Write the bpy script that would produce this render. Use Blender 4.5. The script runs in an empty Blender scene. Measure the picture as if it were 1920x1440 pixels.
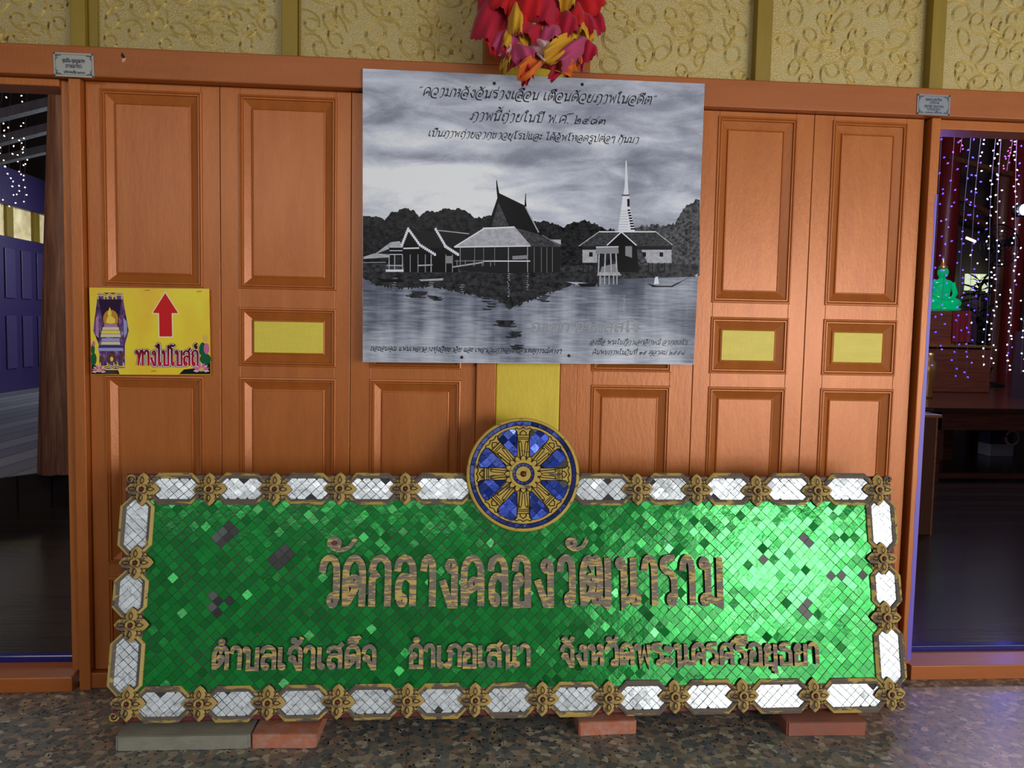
import bpy, bmesh, math, random
from mathutils import Vector, Matrix, noise

random.seed(11)
SC = bpy.context.scene
COL = SC.collection

# ------------------------------------------------------------------ camera
F_PX = 1500.0
CAM_D, CAM_H, YAW, PITCH, ROLL = 2.86183, 1.31143, 0.076373, 0.071471, 0.020249
_fw = Vector((math.sin(YAW) * math.cos(PITCH), math.cos(YAW) * math.cos(PITCH), -math.sin(PITCH)))
_r0 = Vector((math.cos(YAW), -math.sin(YAW), 0))
_u0 = _r0.cross(_fw)
_R = _r0 * math.cos(ROLL) + _u0 * math.sin(ROLL)
_U = -_r0 * math.sin(ROLL) + _u0 * math.cos(ROLL)
CAM = Vector((0, -CAM_D, CAM_H))
cd = bpy.data.cameras.new('camera')
cd.sensor_width = 36.0
cd.lens = F_PX / 1920 * 36.0
cd.clip_start = 0.05
co = bpy.data.objects.new('camera', cd)
COL.objects.link(co)
co.matrix_world = Matrix(((_R.x, _U.x, -_fw.x, CAM.x), (_R.y, _U.y, -_fw.y, CAM.y), (_R.z, _U.z, -_fw.z, CAM.z), (0, 0, 0, 1)))
SC.camera = co

# ------------------------------------------------------------------ world, lights, exposure
SC.view_settings.view_transform = 'Standard'
SC.view_settings.look = 'None'
SC.view_settings.gamma = 1.0
SC.view_settings.use_curve_mapping = False
SC.view_settings.exposure = 0.12
w = bpy.data.worlds.new('sky')
SC.world = w
w.use_nodes = True
w.node_tree.nodes['Background'].inputs[0].default_value = (0.90, 0.95, 1.0, 1)
w.node_tree.nodes['Background'].inputs[1].default_value = 0.32


def area(name, loc, target, sx, sy, power, color):
    l = bpy.data.lights.new(name, 'AREA')
    l.shape = 'RECTANGLE'
    l.size, l.size_y = sx, sy
    l.energy = power
    l.color = color
    o = bpy.data.objects.new(name, l)
    COL.objects.link(o)
    o.location = loc
    d = Vector(target) - Vector(loc)
    o.rotation_euler = d.to_track_quat('-Z', 'Y').to_euler()
    return o


def point(name, loc, power, color, r=0.1):
    l = bpy.data.lights.new(name, 'POINT')
    l.energy = power
    l.color = color
    l.shadow_soft_size = r
    o = bpy.data.objects.new(name, l)
    COL.objects.link(o)
    o.location = loc
    return o


area('daylight_right', (3.9, -4.8, 0.95), (1.0, 0, 0.8), 4.6, 1.85, 100, (1.0, 0.97, 0.93))
area('hot_spot_light', (3.15, -4.85, 1.45), (1.0, 0, 0.9), 1.1, 0.9, 46, (1.0, 0.98, 0.95))  # small bright area light added for the hot spot on doors and tiles
area('daylight_left', (-1.2, -4.7, 2.55), (-0.4, 0, 0.9), 4.0, 0.8, 32, (1.0, 0.98, 0.95))
point('purple_fill', (3.3, 2.6, 1.5), 6, (0.32, 0.2, 1.0), 0.06)  # unseen point light standing in for the glow of the light strings
point('blue_fill', (2.5, 0.45, 0.30), 0.9, (0.05, 0.08, 1.0), 0.05)  # unseen point light added for blue string glow inside the right opening
point('blue_fill_left', (-2.1, 0.3, 0.30), 0.35, (0.03, 0.05, 1.0), 0.05)  # same added blue glow, weaker, inside the left opening
area('hall_daylight', (-3.2, 9.2, 2.6), (-4.4, 4.6, 0.3), 2.4, 1.6, 95, (0.8, 0.9, 1.0))
point('hall_fill', (-2.5, 0.9, 2.4), 30, (1.0, 0.86, 0.74), 0.3)
point('hall_fill_right', (5.0, 3.6, 3.4), 170, (0.8, 0.62, 0.85), 0.3)


# ------------------------------------------------------------------ pixel of the 1920x1440 photo -> point on a real plane
def ray(px, py):
    return _fw + _R * ((px - 960) / F_PX) - _U * ((py - 720) / F_PX)


def W(px, py, y=0.0):
    d = ray(px, py)
    t = (CAM_D + y) / d.y
    p = CAM + d * t
    return p


def FL(px, py, z=0.0):
    d = ray(px, py)
    return CAM + d * ((z - CAM_H) / d.z)


# ------------------------------------------------------------------ mesh helper
class MB:
    def __init__(s):
        s.v, s.f, s.m, s.t = [], [], [], []

    def face(s, pts, m=0, tone=1.0):
        b = len(s.v)
        s.v += [tuple(p) for p in pts]
        s.f.append(tuple(range(b, b + len(pts))))
        s.m.append(m)
        s.t.append(tone)

    def add(s, verts, faces, m=0, tone=1.0):
        b = len(s.v)
        s.v += [tuple(p) for p in verts]
        for f in faces:
            s.f.append(tuple(b + i for i in f))
            s.m.append(m)
            s.t.append(tone)

    def box(s, x0, x1, y0, y1, z0, z1, m=0):
        v = [(x0, y0, z0), (x1, y0, z0), (x1, y1, z0), (x0, y1, z0), (x0, y0, z1), (x1, y0, z1), (x1, y1, z1), (x0, y1, z1)]
        s.add(v, [(0, 3, 2, 1), (4, 5, 6, 7), (0, 1, 5, 4), (1, 2, 6, 5), (2, 3, 7, 6), (3, 0, 4, 7)], m)

    def hexa(s, a, b, m=0):
        # a, b: two matching loops (bottom loop, top loop)
        n = len(a)
        f = [tuple(range(n))[::-1], tuple(range(n, 2 * n))]
        for i in range(n):
            j = (i + 1) % n
            f.append((i, j, n + j, n + i))
        s.add(list(a) + list(b), f, m)

    def tube(s, path, r, n=6, m=0, r2=None, cap=True):
        path = [Vector(p) for p in path]
        k = len(path)
        vs, fs = [], []
        up = Vector((0, 0, 1))
        for i, p in enumerate(path):
            t = (path[min(i + 1, k - 1)] - path[max(i - 1, 0)])
            if t.length < 1e-9:
                t = Vector((0, 0, 1))
            t.normalize()
            a = t.cross(up)
            if a.length < 0.2:
                a = t.cross(Vector((1, 0, 0)))
            a.normalize()
            b = t.cross(a)
            rr = r if r2 is None else r + (r2 - r) * i / max(1, k - 1)
            for q in range(n):
                an = 2 * math.pi * q / n
                vs.append(p + a * (math.cos(an) * rr) + b * (math.sin(an) * rr))
        for i in range(k - 1):
            for q in range(n):
                q2 = (q + 1) % n
                fs.append((i * n + q, i * n + q2, (i + 1) * n + q2, (i + 1) * n + q))
        if cap:
            fs.append(tuple(range(n))[::-1])
            fs.append(tuple((k - 1) * n + q for q in range(n)))
        s.add(vs, fs, m)

    def lathe(s, prof, n=24, c=(0, 0, 0), m=0):
        vs, fs = [], []
        for (r, z) in prof:
            for q in range(n):
                an = 2 * math.pi * q / n
                vs.append((c[0] + r * math.cos(an), c[1] + r * math.sin(an), c[2] + z))
        for i in range(len(prof) - 1):
            for q in range(n):
                q2 = (q + 1) % n
                fs.append((i * n + q, i * n + q2, (i + 1) * n + q2, (i + 1) * n + q))
        fs.append(tuple(range(n))[::-1])
        fs.append(tuple((len(prof) - 1) * n + q for q in range(n)))
        s.add(vs, fs, m)

    def build(s, name, mats, parent=None, smooth=False, tone=False, bevel=0.0):
        me = bpy.data.meshes.new(name)
        me.from_pydata(s.v, [], s.f)
        if not isinstance(mats, (list, tuple)):
            mats = [mats]
        for mt in mats:
            me.materials.append(mt)
        me.polygons.foreach_set('material_index', s.m)
        if smooth:
            me.polygons.foreach_set('use_smooth', [True] * len(s.f))
        if tone:
            at = me.attributes.new('tone', 'FLOAT', 'FACE')
            at.data.foreach_set('value', s.t)
        me.update()
        o = bpy.data.objects.new(name, me)
        COL.objects.link(o)
        if parent is not None:
            o.parent = parent
        if bevel:
            md = o.modifiers.new('bevel', 'BEVEL')
            md.width = bevel
            md.segments = 2
            md.limit_method = 'ANGLE'
        return o


def fix_normals(o):
    bm = bmesh.new()
    bm.from_mesh(o.data)
    bmesh.ops.recalc_face_normals(bm, faces=bm.faces)
    bm.to_mesh(o.data)
    bm.free()
    return o


def tag(o, label=None, cat=None, group=None, kind=None):
    if label:
        o['label'] = label
    if cat:
        o['category'] = cat
    if group:
        o['group'] = group
    if kind:
        o['kind'] = kind
    return o


def empty(name, loc=(0, 0, 0)):
    o = bpy.data.objects.new(name, None)
    COL.objects.link(o)
    o.location = loc
    o.empty_display_size = 0.05
    return o


def struct(o, label, cat):
    return tag(o, label, cat, kind='structure')


# ------------------------------------------------------------------ materials
def mat(name, col, rough=0.5, metal=0.0, spec=0.5, coat=0.0, coat_rough=0.1, emit=None, emit_s=0.0):
    m = bpy.data.materials.new(name)
    m.use_nodes = True
    b = m.node_tree.nodes['Principled BSDF']
    b.inputs['Base Color'].default_value = (*col, 1)
    b.inputs['Roughness'].default_value = rough
    b.inputs['Metallic'].default_value = metal
    b.inputs['Specular IOR Level'].default_value = spec
    b.inputs['Coat Weight'].default_value = coat
    b.inputs['Coat Roughness'].default_value = coat_rough
    if emit:
        b.inputs['Emission Color'].default_value = (*emit, 1)
        b.inputs['Emission Strength'].default_value = emit_s
    return m


class NT:
    """small wrapper to write node trees briefly"""

    def __init__(s, m):
        s.nt = m.node_tree
        s.b = s.nt.nodes['Principled BSDF']

    def n(s, typ, **kw):
        nd = s.nt.nodes.new(typ)
        for k, v in kw.items():
            setattr(nd, k, v)
        return nd

    def l(s, a, b):
        s.nt.links.new(a, b)

    def coord(s, scale=(1, 1, 1), rot=(0, 0, 0), loc=(0, 0, 0), kind='Object'):
        tc = s.n('ShaderNodeTexCoord')
        mp = s.n('ShaderNodeMapping')
        mp.inputs['Scale'].default_value = scale
        mp.inputs['Rotation'].default_value = rot
        mp.inputs['Location'].default_value = loc
        s.l(tc.outputs[kind], mp.inputs[0])
        return mp.outputs[0]

    def noise(s, vec, scale=5, detail=4, rough=0.6, dist=0.0):
        nd = s.n('ShaderNodeTexNoise')
        nd.inputs['Scale'].default_value = scale
        nd.inputs['Detail'].default_value = detail
        nd.inputs['Roughness'].default_value = rough
        nd.inputs['Distortion'].default_value = dist
        s.l(vec, nd.inputs['Vector'])
        return nd

    def ramp(s, fac, stops, interp='LINEAR'):
        nd = s.n('ShaderNodeValToRGB')
        nd.color_ramp.interpolation = interp
        el = nd.color_ramp.elements
        while len(el) < len(stops):
            el.new(0.5)
        for e, (p, c) in zip(el, stops):
            e.position = p
            e.color = (*c, 1) if len(c) == 3 else c
        s.l(fac, nd.inputs[0])
        return nd.outputs[0]

    def mix(s, fac, a, b, mode='MIX'):
        nd = s.n('ShaderNodeMix', data_type='RGBA', blend_type=mode)
        for sock, v in ((nd.inputs[0], fac), (nd.inputs[6], a), (nd.inputs[7], b)):
            if isinstance(v, (int, float)):
                sock.default_value = v
            elif isinstance(v, tuple):
                sock.default_value = (*v, 1)
            else:
                s.l(v, sock)
        return nd.outputs[2]

    def math(s, op, a, b=None, c=None):
        nd = s.n('ShaderNodeMath', operation=op)
        for i, v in enumerate((a, b, c)):
            if v is None:
                continue
            if isinstance(v, (int, float)):
                nd.inputs[i].default_value = v
            else:
                s.l(v, nd.inputs[i])
        return nd.outputs[0]

    def bump(s, h, strength=0.3, dist=0.002):
        nd = s.n('ShaderNodeBump')
        nd.inputs['Strength'].default_value = strength
        nd.inputs['Distance'].default_value = dist
        s.l(h, nd.inputs['Height'])
        s.l(nd.outputs[0], s.b.inputs['Normal'])

    def color(s, c):
        s.l(c, s.b.inputs['Base Color'])


BLK = (0, 0, 0)
WHT = (1, 1, 1)


def paint(name, c1, c2, rough=0.38, grain=(3, 3, 0.6), bump=0.25, coat=0.15, metal=0.0):
    """brushed-on gloss paint over wood: faint streaks along the grain, small pits"""
    m = mat(name, c1, rough, metal, 0.5, coat, 0.25)
    t = NT(m)
    v = t.coord(grain)
    n1 = t.noise(v, 6, 5, 0.65)
    t.color(t.mix(t.ramp(n1.outputs[0], [(0.3, BLK), (0.7, WHT)]), c1, c2))
    v2 = t.coord((1, 1, 0.25))
    n2 = t.noise(v2, 90, 4, 0.7)
    t.bump(n2.outputs[0], bump, 0.0022)
    return m


M = {}
M['copper'] = paint('copper_paint', (0.49, 0.150, 0.027), (0.41, 0.115, 0.018), 0.36, (3, 3, 0.5), 0.4, 0.08, 0.2)
M['copper_beam'] = paint('copper_paint_beam', (0.42, 0.120, 0.024), (0.35, 0.095, 0.016), 0.42, (0.5, 3, 3), 0.3, 0.05, 0.1)
M['yellow'] = paint('yellow_paint', (0.76, 0.57, 0.03), (0.66, 0.48, 0.025), 0.5, (2, 2, 1), 0.9, 0.05)
M['yellow_panel'] = paint('yellow_panel_paint', (0.78, 0.65, 0.07), (0.68, 0.56, 0.06), 0.5, (1, 2, 5), 0.6, 0.05)
M['mustard'] = paint('mustard_paint', (0.30, 0.20, 0.015), (0.24, 0.16, 0.015), 0.45, (3, 3, 0.6), 0.2, 0.1)
M['gap'] = mat('hollow_shade', (0.03, 0.012, 0.006), 0.9)


def gold_foil():
    m = mat('gold_foil', (0.5, 0.37, 0.13), 0.42, 0.55, 0.5)
    t = NT(m)
    v = t.coord()
    n = t.noise(v, 260, 3, 0.7)
    n2 = t.noise(v, 4, 3, 0.6)
    c = t.mix(t.ramp(n.outputs[0], [(0.35, BLK), (0.65, WHT)]), (0.32, 0.23, 0.065), (0.70, 0.55, 0.24))
    c = t.mix(t.ramp(n2.outputs[0], [(0.35, BLK), (0.7, WHT)]), c, (0.52, 0.44, 0.22), 'MIX')
    nd = c
    t.color(nd)
    t.bump(n.outputs[0], 0.7, 0.003)
    return m


M['foil'] = gold_foil()
M['foil_rib'] = mat('gold_foil_rib', (0.60, 0.45, 0.13), 0.38, 0.45)


def terrazzo():
    m = mat('terrazzo', (0.2, 0.2, 0.2), 0.36, 0, 0.5)
    t = NT(m)
    v = t.coord((1, 1.0, 1))
    nw = t.noise(v, 18, 2, 0.5)
    wv = t.n('ShaderNodeVectorMath', operation='MULTIPLY_ADD')
    t.l(nw.outputs['Color'], wv.inputs[0])
    wv.inputs[1].default_value = (0.022, 0.022, 0.022)
    t.l(v, wv.inputs[2])

    def vor(scale, feat='F1'):
        nd = t.n('ShaderNodeTexVoronoi', feature=feat)
        nd.inputs['Scale'].default_value = scale
        t.l(wv.outputs[0], nd.inputs['Vector'])
        return nd
    a = vor(46)
    sep = t.n('ShaderNodeSeparateColor')
    t.l(a.outputs['Color'], sep.inputs[0])
    chips = t.ramp(sep.outputs[0], [(0.0, (0.092, 0.105, 0.110)), (0.2, (0.224, 0.198, 0.145)), (0.38, (0.145, 0.158, 0.152)), (0.55, (0.341, 0.289, 0.210)), (0.68, (0.119, 0.139, 0.145)), (0.8, (0.289, 0.198, 0.145)), (0.92, (0.446, 0.408, 0.315))], 'CONSTANT')
    ed = vor(46, 'DISTANCE_TO_EDGE')
    base = (0.19, 0.175, 0.145)
    c = t.mix(t.ramp(ed.outputs[0], [(0.015, BLK), (0.05, WHT)]), base, chips)
    b = vor(95)
    sep2 = t.n('ShaderNodeSeparateColor')
    t.l(b.outputs['Color'], sep2.inputs[0])
    k = t.math('MULTIPLY', t.math('LESS_THAN', sep2.outputs[0], 0.13), t.math('LESS_THAN', b.outputs[0], 0.42))
    c = t.mix(k, c, (0.008, 0.009, 0.011))
    # grout lines of the 30 cm tiles
    sx = t.n('ShaderNodeSeparateXYZ')
    t.l(t.coord(), sx.inputs[0])

    def line(sock, off):
        f = t.math('FRACT', t.math('DIVIDE', t.math('ADD', sock, off), 0.30))
        return t.math('LESS_THAN', t.math('ABSOLUTE', t.math('SUBTRACT', f, 0.5)), 0.0042)
    g = FL(768, 1365)
    ln = t.math('MAXIMUM', line(sx.outputs[0], -g.x + 0.15 + 3.0), line(sx.outputs[1], -g.y + 0.15 + 9.0))
    c = t.mix(t.math('MULTIPLY', ln, 0.75), c, (0.07, 0.065, 0.06))
    t.color(c)
    return m


M['terrazzo'] = terrazzo()


def planks(name, c1, c2, rough, axis='x', width=0.16):
    m = mat(name, c1, rough, 0, 0.5)
    t = NT(m)
    v = t.coord()
    sx = t.n('ShaderNodeSeparateXYZ')
    t.l(v, sx.inputs[0])
    s = sx.outputs[1 if axis == 'x' else 0]
    d = t.math('DIVIDE', s, width)
    fl = t.math('FLOOR', d)
    wn = t.n('ShaderNodeTexWhiteNoise', noise_dimensions='1D')
    t.l(fl, wn.inputs['W'])
    n = t.noise(t.coord((0.6, 8, 8) if axis == 'x' else (8, 0.6, 8)), 4, 5, 0.6)
    f = t.math('ADD', t.math('MULTIPLY', wn.outputs[0], 0.6), t.math('MULTIPLY', n.outputs[0], 0.5))
    c = t.mix(f, c1, c2)
    gap = t.math('LESS_THAN', t.math('ABSOLUTE', t.math('SUBTRACT', t.math('FRACT', d), 0.5)), 0.47)
    c = t.mix(gap, (0.004, 0.004, 0.004), c)
    t.color(c)
    t.bump(n.outputs[0], 0.25, 0.004)
    return m


M['dark_planks'] = planks('dark_floor_planks', (0.016, 0.013, 0.011), (0.03, 0.025, 0.02), 0.22)
M['grey_planks'] = planks('grey_floor_planks', (0.12, 0.12, 0.12), (0.36, 0.36, 0.36), 0.3, 'y', 0.2)


def old_wood(name, c1, c2, c3, rough=0.6, grain=(9, 9, 0.5), scale=4):
    m = mat(name, c1, rough)
    t = NT(m)
    n = t.noise(t.coord(grain), scale, 6, 0.65, 0.4)
    t.color(t.ramp(n.outputs[0], [(0.3, c1), (0.5, c2), (0.72, c3)]))
    t.bump(n.outputs[0], 0.5, 0.006)
    return m


M['post_wood'] = old_wood('old_post_wood', (0.09, 0.04, 0.025), (0.20, 0.09, 0.055), (0.36, 0.19, 0.12))
M['red_wood'] = old_wood('red_lacquer_wood', (0.16, 0.012, 0.014), (0.22, 0.02, 0.02), (0.27, 0.04, 0.03), 0.35)
M['brown_wood'] = old_wood('brown_wood', (0.12, 0.05, 0.025), (0.18, 0.08, 0.04), (0.25, 0.12, 0.06), 0.4)
M['stage_wood'] = mat('stage_wood', (0.07, 0.03, 0.02), 0.16)
M['stage_edge'] = old_wood('stage_edge_wood', (0.10, 0.035, 0.018), (0.16, 0.055, 0.028), (0.2, 0.08, 0.04), 0.4, (0.6, 9, 9))
M['rafter'] = old_wood('rafter_wood', (0.04, 0.03, 0.015), (0.06, 0.045, 0.02), (0.09, 0.065, 0.03), 0.6)
M['rafter_grey'] = old_wood('purlin_wood', (0.10, 0.11, 0.11), (0.16, 0.17, 0.17), (0.2, 0.2, 0.2), 0.5)
M['purple'] = mat('purple_paint', (0.040, 0.026, 0.11), 0.4)
M['purple_light'] = mat('light_purple_paint', (0.062, 0.042, 0.14), 0.4)
M['box_grey'] = mat('box_grey', (0.4, 0.38, 0.5), 0.5)
M['plum'] = mat('plum_wall', (0.03, 0.018, 0.03), 0.7)
M['hall_wall'] = mat('hall_wall', (0.10, 0.085, 0.08), 0.8)
M['black'] = mat('black_plastic', (0.012, 0.012, 0.014), 0.4)
M['cord'] = mat('clear_cord', (0.2, 0.18, 0.3), 0.4)
M['white'] = mat('white_plastic', (0.75, 0.75, 0.75), 0.4)
M['gold'] = mat('gold', (0.75, 0.5, 0.12), 0.3, 0.8)
M['red_cloth'] = mat('red_cloth', (0.16, 0.006, 0.012), 0.8)


def worn(name, c_paint, c_wood1, c_wood2, thr=0.52, grain=(3.5, 12, 14), scale=6, soft=0.02, loc=(0, 0, 0)):
    """flaking paint over bare grey wood"""
    m = mat(name, c_paint, 0.65, 0, 0.25)
    t = NT(m)
    n = t.noise(t.coord(grain, loc=loc), scale, 6, 0.6, 0.3)
    n2 = t.noise(t.coord((4, 30, 40)), 10, 4, 0.7)
    wood = t.mix(n2.outputs[0], c_wood1, c_wood2)
    f = t.ramp(n.outputs[0], [(thr - soft, BLK), (thr + soft, WHT)])
    n3 = t.noise(t.coord((1, 1, 1)), 40, 4, 0.6)
    pc = t.mix(t.math('MULTIPLY', n3.outputs[0], 0.6), c_paint, (c_paint[0] * .6, c_paint[1] * .55, c_paint[2] * .6))
    t.color(t.mix(f, wood, pc))
    t.bump(f, 0.4, 0.0015)
    return m


YP = (0.52, 0.38, 0.10)
GW1, GW2 = (0.065, 0.050, 0.038), (0.21, 0.175, 0.145)
M['letter'] = worn('worn_letter_paint', (0.66, 0.48, 0.15), (0.11, 0.09, 0.075), (0.30, 0.255, 0.215), 0.53, (5, 24, 18), 5)
M['frame_worn'] = worn('worn_frame_paint', YP, GW1, GW2, 0.50, (3, 9, 9), 4)
M['frame_grey'] = worn('bare_frame_wood', YP, GW1, GW2, 0.62, (3, 9, 9), 4)
M['frame_yellow'] = worn('yellow_frame_paint', (0.58, 0.45, 0.14), GW1, GW2, 0.40, (3, 9, 9), 4)
M['flower'] = worn('worn_flower_paint', (0.54, 0.38, 0.12), (0.09, 0.065, 0.045), (0.26, 0.19, 0.12), 0.47, (6, 6, 6), 6)
M['wheel'] = worn('worn_wheel_paint', (0.60, 0.44, 0.09), GW1, GW2, 0.40, (3, 10, 16), 5)
M['groove'] = mat('dark_groove', (0.022, 0.010, 0.008), 0.8, 0, 0.1)
M['maroon'] = mat('maroon_paint', (0.13, 0.014, 0.016), 0.6)
M['side_wood'] = mat('dark_carved_side', (0.022, 0.013, 0.011), 0.8, 0, 0.1)
M['grout'] = mat('mosaic_bed', (0.10, 0.095, 0.085), 0.85)
M['grout_dark'] = mat('mirror_bed', (0.045, 0.045, 0.05), 0.85)


def mirror_tile(name, c, rough, metal, coat=0.3, bumpy=0.12, dirt=None):
    m = mat(name, c, rough, metal, 0.6, coat, 0.06)
    t = NT(m)
    at = t.n('ShaderNodeAttribute', attribute_name='tone')
    cc = t.mix(1.0, c, at.outputs['Color'], 'MULTIPLY')
    if dirt:
        n = t.noise(t.coord((9, 9, 9)), 7, 5, 0.65)
        cc = t.mix(t.ramp(n.outputs[0], [(0.5, BLK), (0.68, (0.8, 0.8, 0.8))]), cc, dirt)
    t.color(cc)
    n = t.noise(t.coord((1, 1, 1)), 70, 2, 0.5)
    t.bump(n.outputs[0], bumpy, 0.004)
    return m


M['green_tile'] = mirror_tile('green_mirror_glass', (0.0005, 0.225, 0.028), 0.18, 0.5, 0.0)
M['white_tile'] = mirror_tile('silver_mirror_glass', (0.80, 0.87, 0.92), 0.2, 0.28, 0.4, 0.1, (0.34, 0.36, 0.37))
M['blue_tile'] = mirror_tile('blue_mirror_glass', (0.005, 0.03, 0.27), 0.18, 0.55, 0.08)
M['bare_tile'] = mirror_tile('worn_mirror_back', (0.05, 0.06, 0.058), 0.45, 0.0, 0.0)

M['brick'] = worn('fired_brick', (0.52, 0.18, 0.10), (0.34, 0.17, 0.12), (0.5, 0.34, 0.28), 0.46, (6, 6, 6), 5, 0.12)
M['brick_dull'] = worn('dull_brick', (0.33, 0.115, 0.075), (0.2, 0.09, 0.065), (0.28, 0.13, 0.10), 0.45, (5, 5, 5), 4, 0.15)
M['concrete'] = worn('grey_concrete', (0.32, 0.31, 0.255), (0.16, 0.165, 0.125), (0.27, 0.265, 0.21), 0.5, (3, 3, 6), 5, 0.2)
M['plate'] = mat('brushed_plate', (0.40, 0.41, 0.37), 0.38, 0.5)
M['plate_dark'] = mat('brushed_plate_grey', (0.30, 0.33, 0.38), 0.35, 0.6)
M['ink'] = mat('black_ink', (0.008, 0.008, 0.012), 0.25, 0, 0.2)
M['ink_blue'] = mat('soft_blue_ink', (0.07, 0.075, 0.11), 0.4)


def flat(name, c, rough=0.25):
    return mat(name, c, rough, 0, 0.1)

# ------------------------------------------------------------------ Thai stroke lettering
# units: baseline 0, letter height 100.  "x,y" points, "!" marks a corner, "o x,y,r" a loop
G = {
    'ก': (60, ['8,0 8,56 18,64! 6,75! 14,92 32,100 48,92 54,74 54,0']),
    'ข': (52, ['o14,84,9', '23,86 22,68! 12,58! 12,3! 45,3! 45,100']),
    'ค': (62, ['10,0 9,66 16,90 33,100 50,90 57,66 57,0', '12,10 18,28 34,36', 'o37,46,10']),
    'ง': (52, ['o34,83,11', '45,84 45,3! 32,3! 7,54']),
    'จ': (58, ['6,66 14,90 30,100 46,91 52,72 52,3! 44,3! 28,36', 'o20,46,10']),
    'ช': (60, ['o14,84,9', '23,86 22,68! 12,58! 12,3! 45,3! 45,72 58,102', '36,90 46,72']),
    'ณ': (82, ['o18,10,9', '9,10 8,70 16,92 30,100 42,92 46,72 46,3! 62,14', 'o66,12,9', '75,100 75,12']),
    'ด': (62, ['10,0 9,66 16,90 33,100 50,90 57,66 57,0', '12,6 32,30 42,50', 'o33,52,10']),
    'ต': (64, ['10,0 8,60 13,86 24,99 34,84! 45,99 56,86 60,60 60,0', '12,6 34,30 43,48', 'o34,52,10']),
    'ถ': (62, ['o21,11,9', '11,12 11,56 20,64! 8,75! 16,92 34,100 50,92 56,74 56,0']),
    'ท': (66, ['o10,88,9', '20,88 20,3! 42,86 54,99 62,86 62,0']),
    'ธ': (60, ['56,100 24,98 10,86 16,74! 40,70 53,56 53,3! 12,3! 12,44']),
    'น': (66, ['o10,88,9', '20,88 20,3! 46,20', '50,100 50,18', 'o57,13,10']),
    'บ': (60, ['o10,88,9', '20,88 20,3! 55,3! 55,100']),
    'ป': (60, ['o10,88,9', '20,88 20,3! 55,3! 55,134']),
    'ผ': (64, ['o22,84,9', '12,84 12,3! 35,46! 57,3! 57,100']),
    'พ': (66, ['o10,88,9', '20,88 22,3! 40,74! 58,3! 60,100']),
    'ฟ': (66, ['o10,88,9', '20,88 22,3! 40,74! 58,3! 60,134']),
    'ภ': (66, ['o10,10,9', '20,11 20,56 28,64! 14,75! 22,92 40,100 56,92 62,74 62,0']),
    'ม': (62, ['o10,88,9', '20,88 20,12', 'o11,12,9', '18,18! 54,3! 55,100']),
    'ย': (62, ['o22,87,9', '13,86 11,70 28,60! 12,48! 12,3! 55,3! 55,100']),
    'ร': (50, ['48,100 14,97 6,85 14,74 34,66 44,50 44,12', 'o34,12,10']),
    'ล': (62, ['6,72 12,92 32,100 50,90 56,68 56,0', '12,14 11,44 22,60 38,61 54,52', 'o22,13,10']),
    'ว': (54, ['4,70 10,92 28,100 44,92 50,70 50,12', 'o39,13,11']),
    'ศ': (66, ['10,0 9,62 16,88 33,98 50,88 57,64 57,0', '12,10 18,28 34,36', 'o37,46,10', '48,90 68,116']),
    'ษ': (66, ['o10,88,9', '20,88 20,3! 55,3! 55,100', 'o41,50,9', '48,56 66,66']),
    'ส': (66, ['6,70 12,90 32,97 50,88 56,66 56,0', '12,14 11,44 22,60 38,61 54,52', 'o22,13,10', '44,90 66,116']),
    'ห': (66, ['o10,88,9', '20,88 20,0', '20,22 40,52 58,66 58,82', 'o50,88,9', '44,54 57,46 57,0']),
    'อ': (60, ['6,72 12,92 30,100 48,92 54,72 54,3! 11,3! 11,52', 'o21,54,10']),
    'ฎ': (68, ['o12,12,9', '22,12 22,60 28,66! 14,75! 22,92 40,100 56,92 62,74 62,-22 50,-30 40,-14']),
    'ฒ': (86, ['10,0 8,60 13,86 24,99 34,84! 45,99 54,86 56,60 54,26 46,18', '12,6 32,30 36,46', 'o31,54,9', 'o48,14,10', '56,14! 72,3! 78,10 78,100']),
    'ๆ': (50, ['o15,78,9', '6,78 12,96 26,100 40,92 44,72 44,-16']),
    'า': (46, ['4,72 10,92 22,100 34,92 39,72 39,0']),
    'เ': (32, ['10,100 10,14', 'o19,12,9']),
    'แ': (60, ['10,100 10,14', 'o19,12,9', '38,100 38,14', 'o47,12,9']),
    'ไ': (38, ['18,14 18,126 11,138 2,122! -8,134', 'o25,12,9']),
    'ใ': (36, ['16,14 16,104 26,128 16,142 4,130', 'o9,120,8', 'o25,12,9']),
    'โ': (42, ['18,14 18,110! 5,118 12,134 30,128 50,138', 'o27,12,9']),
    'ะ': (38, ['o11,80,8', '12,72 22,68 34,88', 'o11,26,8', '12,18 22,14 34,34']),
    '.': (20, ['d8,6,6']),
    '-': (34, ['6,44 28,44']),
    '“': (34, ['8,108 4,96 6,90', '22,110 18,98 20,92']),
    '”': (34, ['10,112 10,100 4,92', '24,114 24,102 18,94']),
    '๑': (62, ['o28,28,9', '37,28 36,46 20,46 12,26 22,5 44,4 56,24 50,52 30,64 10,54']),
    '๒': (62, ['8,104 12,84 12,3! 54,3! 54,40 46,60 30,58 24,46', 'o33,38,9']),
    '๓': (62, ['8,2 6,40 14,58 26,58 30,42! 34,58 48,60 56,42 54,0', 'o19,28,9']),
    '๔': (66, ['68,100 48,64 20,60 7,36 14,10 34,3 56,8', 'o33,34,9', '42,34 50,50 58,46']),
    '๕': (66, ['68,100 48,64 20,60 7,36 14,10 34,3 56,8', 'o33,34,9', '42,34 50,50 58,46', 'o44,82,7']),
    '๗': (66, ['o20,22,9', '11,22 8,42 20,58 34,50 36,6! 50,4 60,24 62,104']),
    '๘': (66, ['70,104 46,66 18,60 7,34 18,6 36,6 38,26', 'o47,22,9', '55,26 58,44 44,50']),
}
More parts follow.
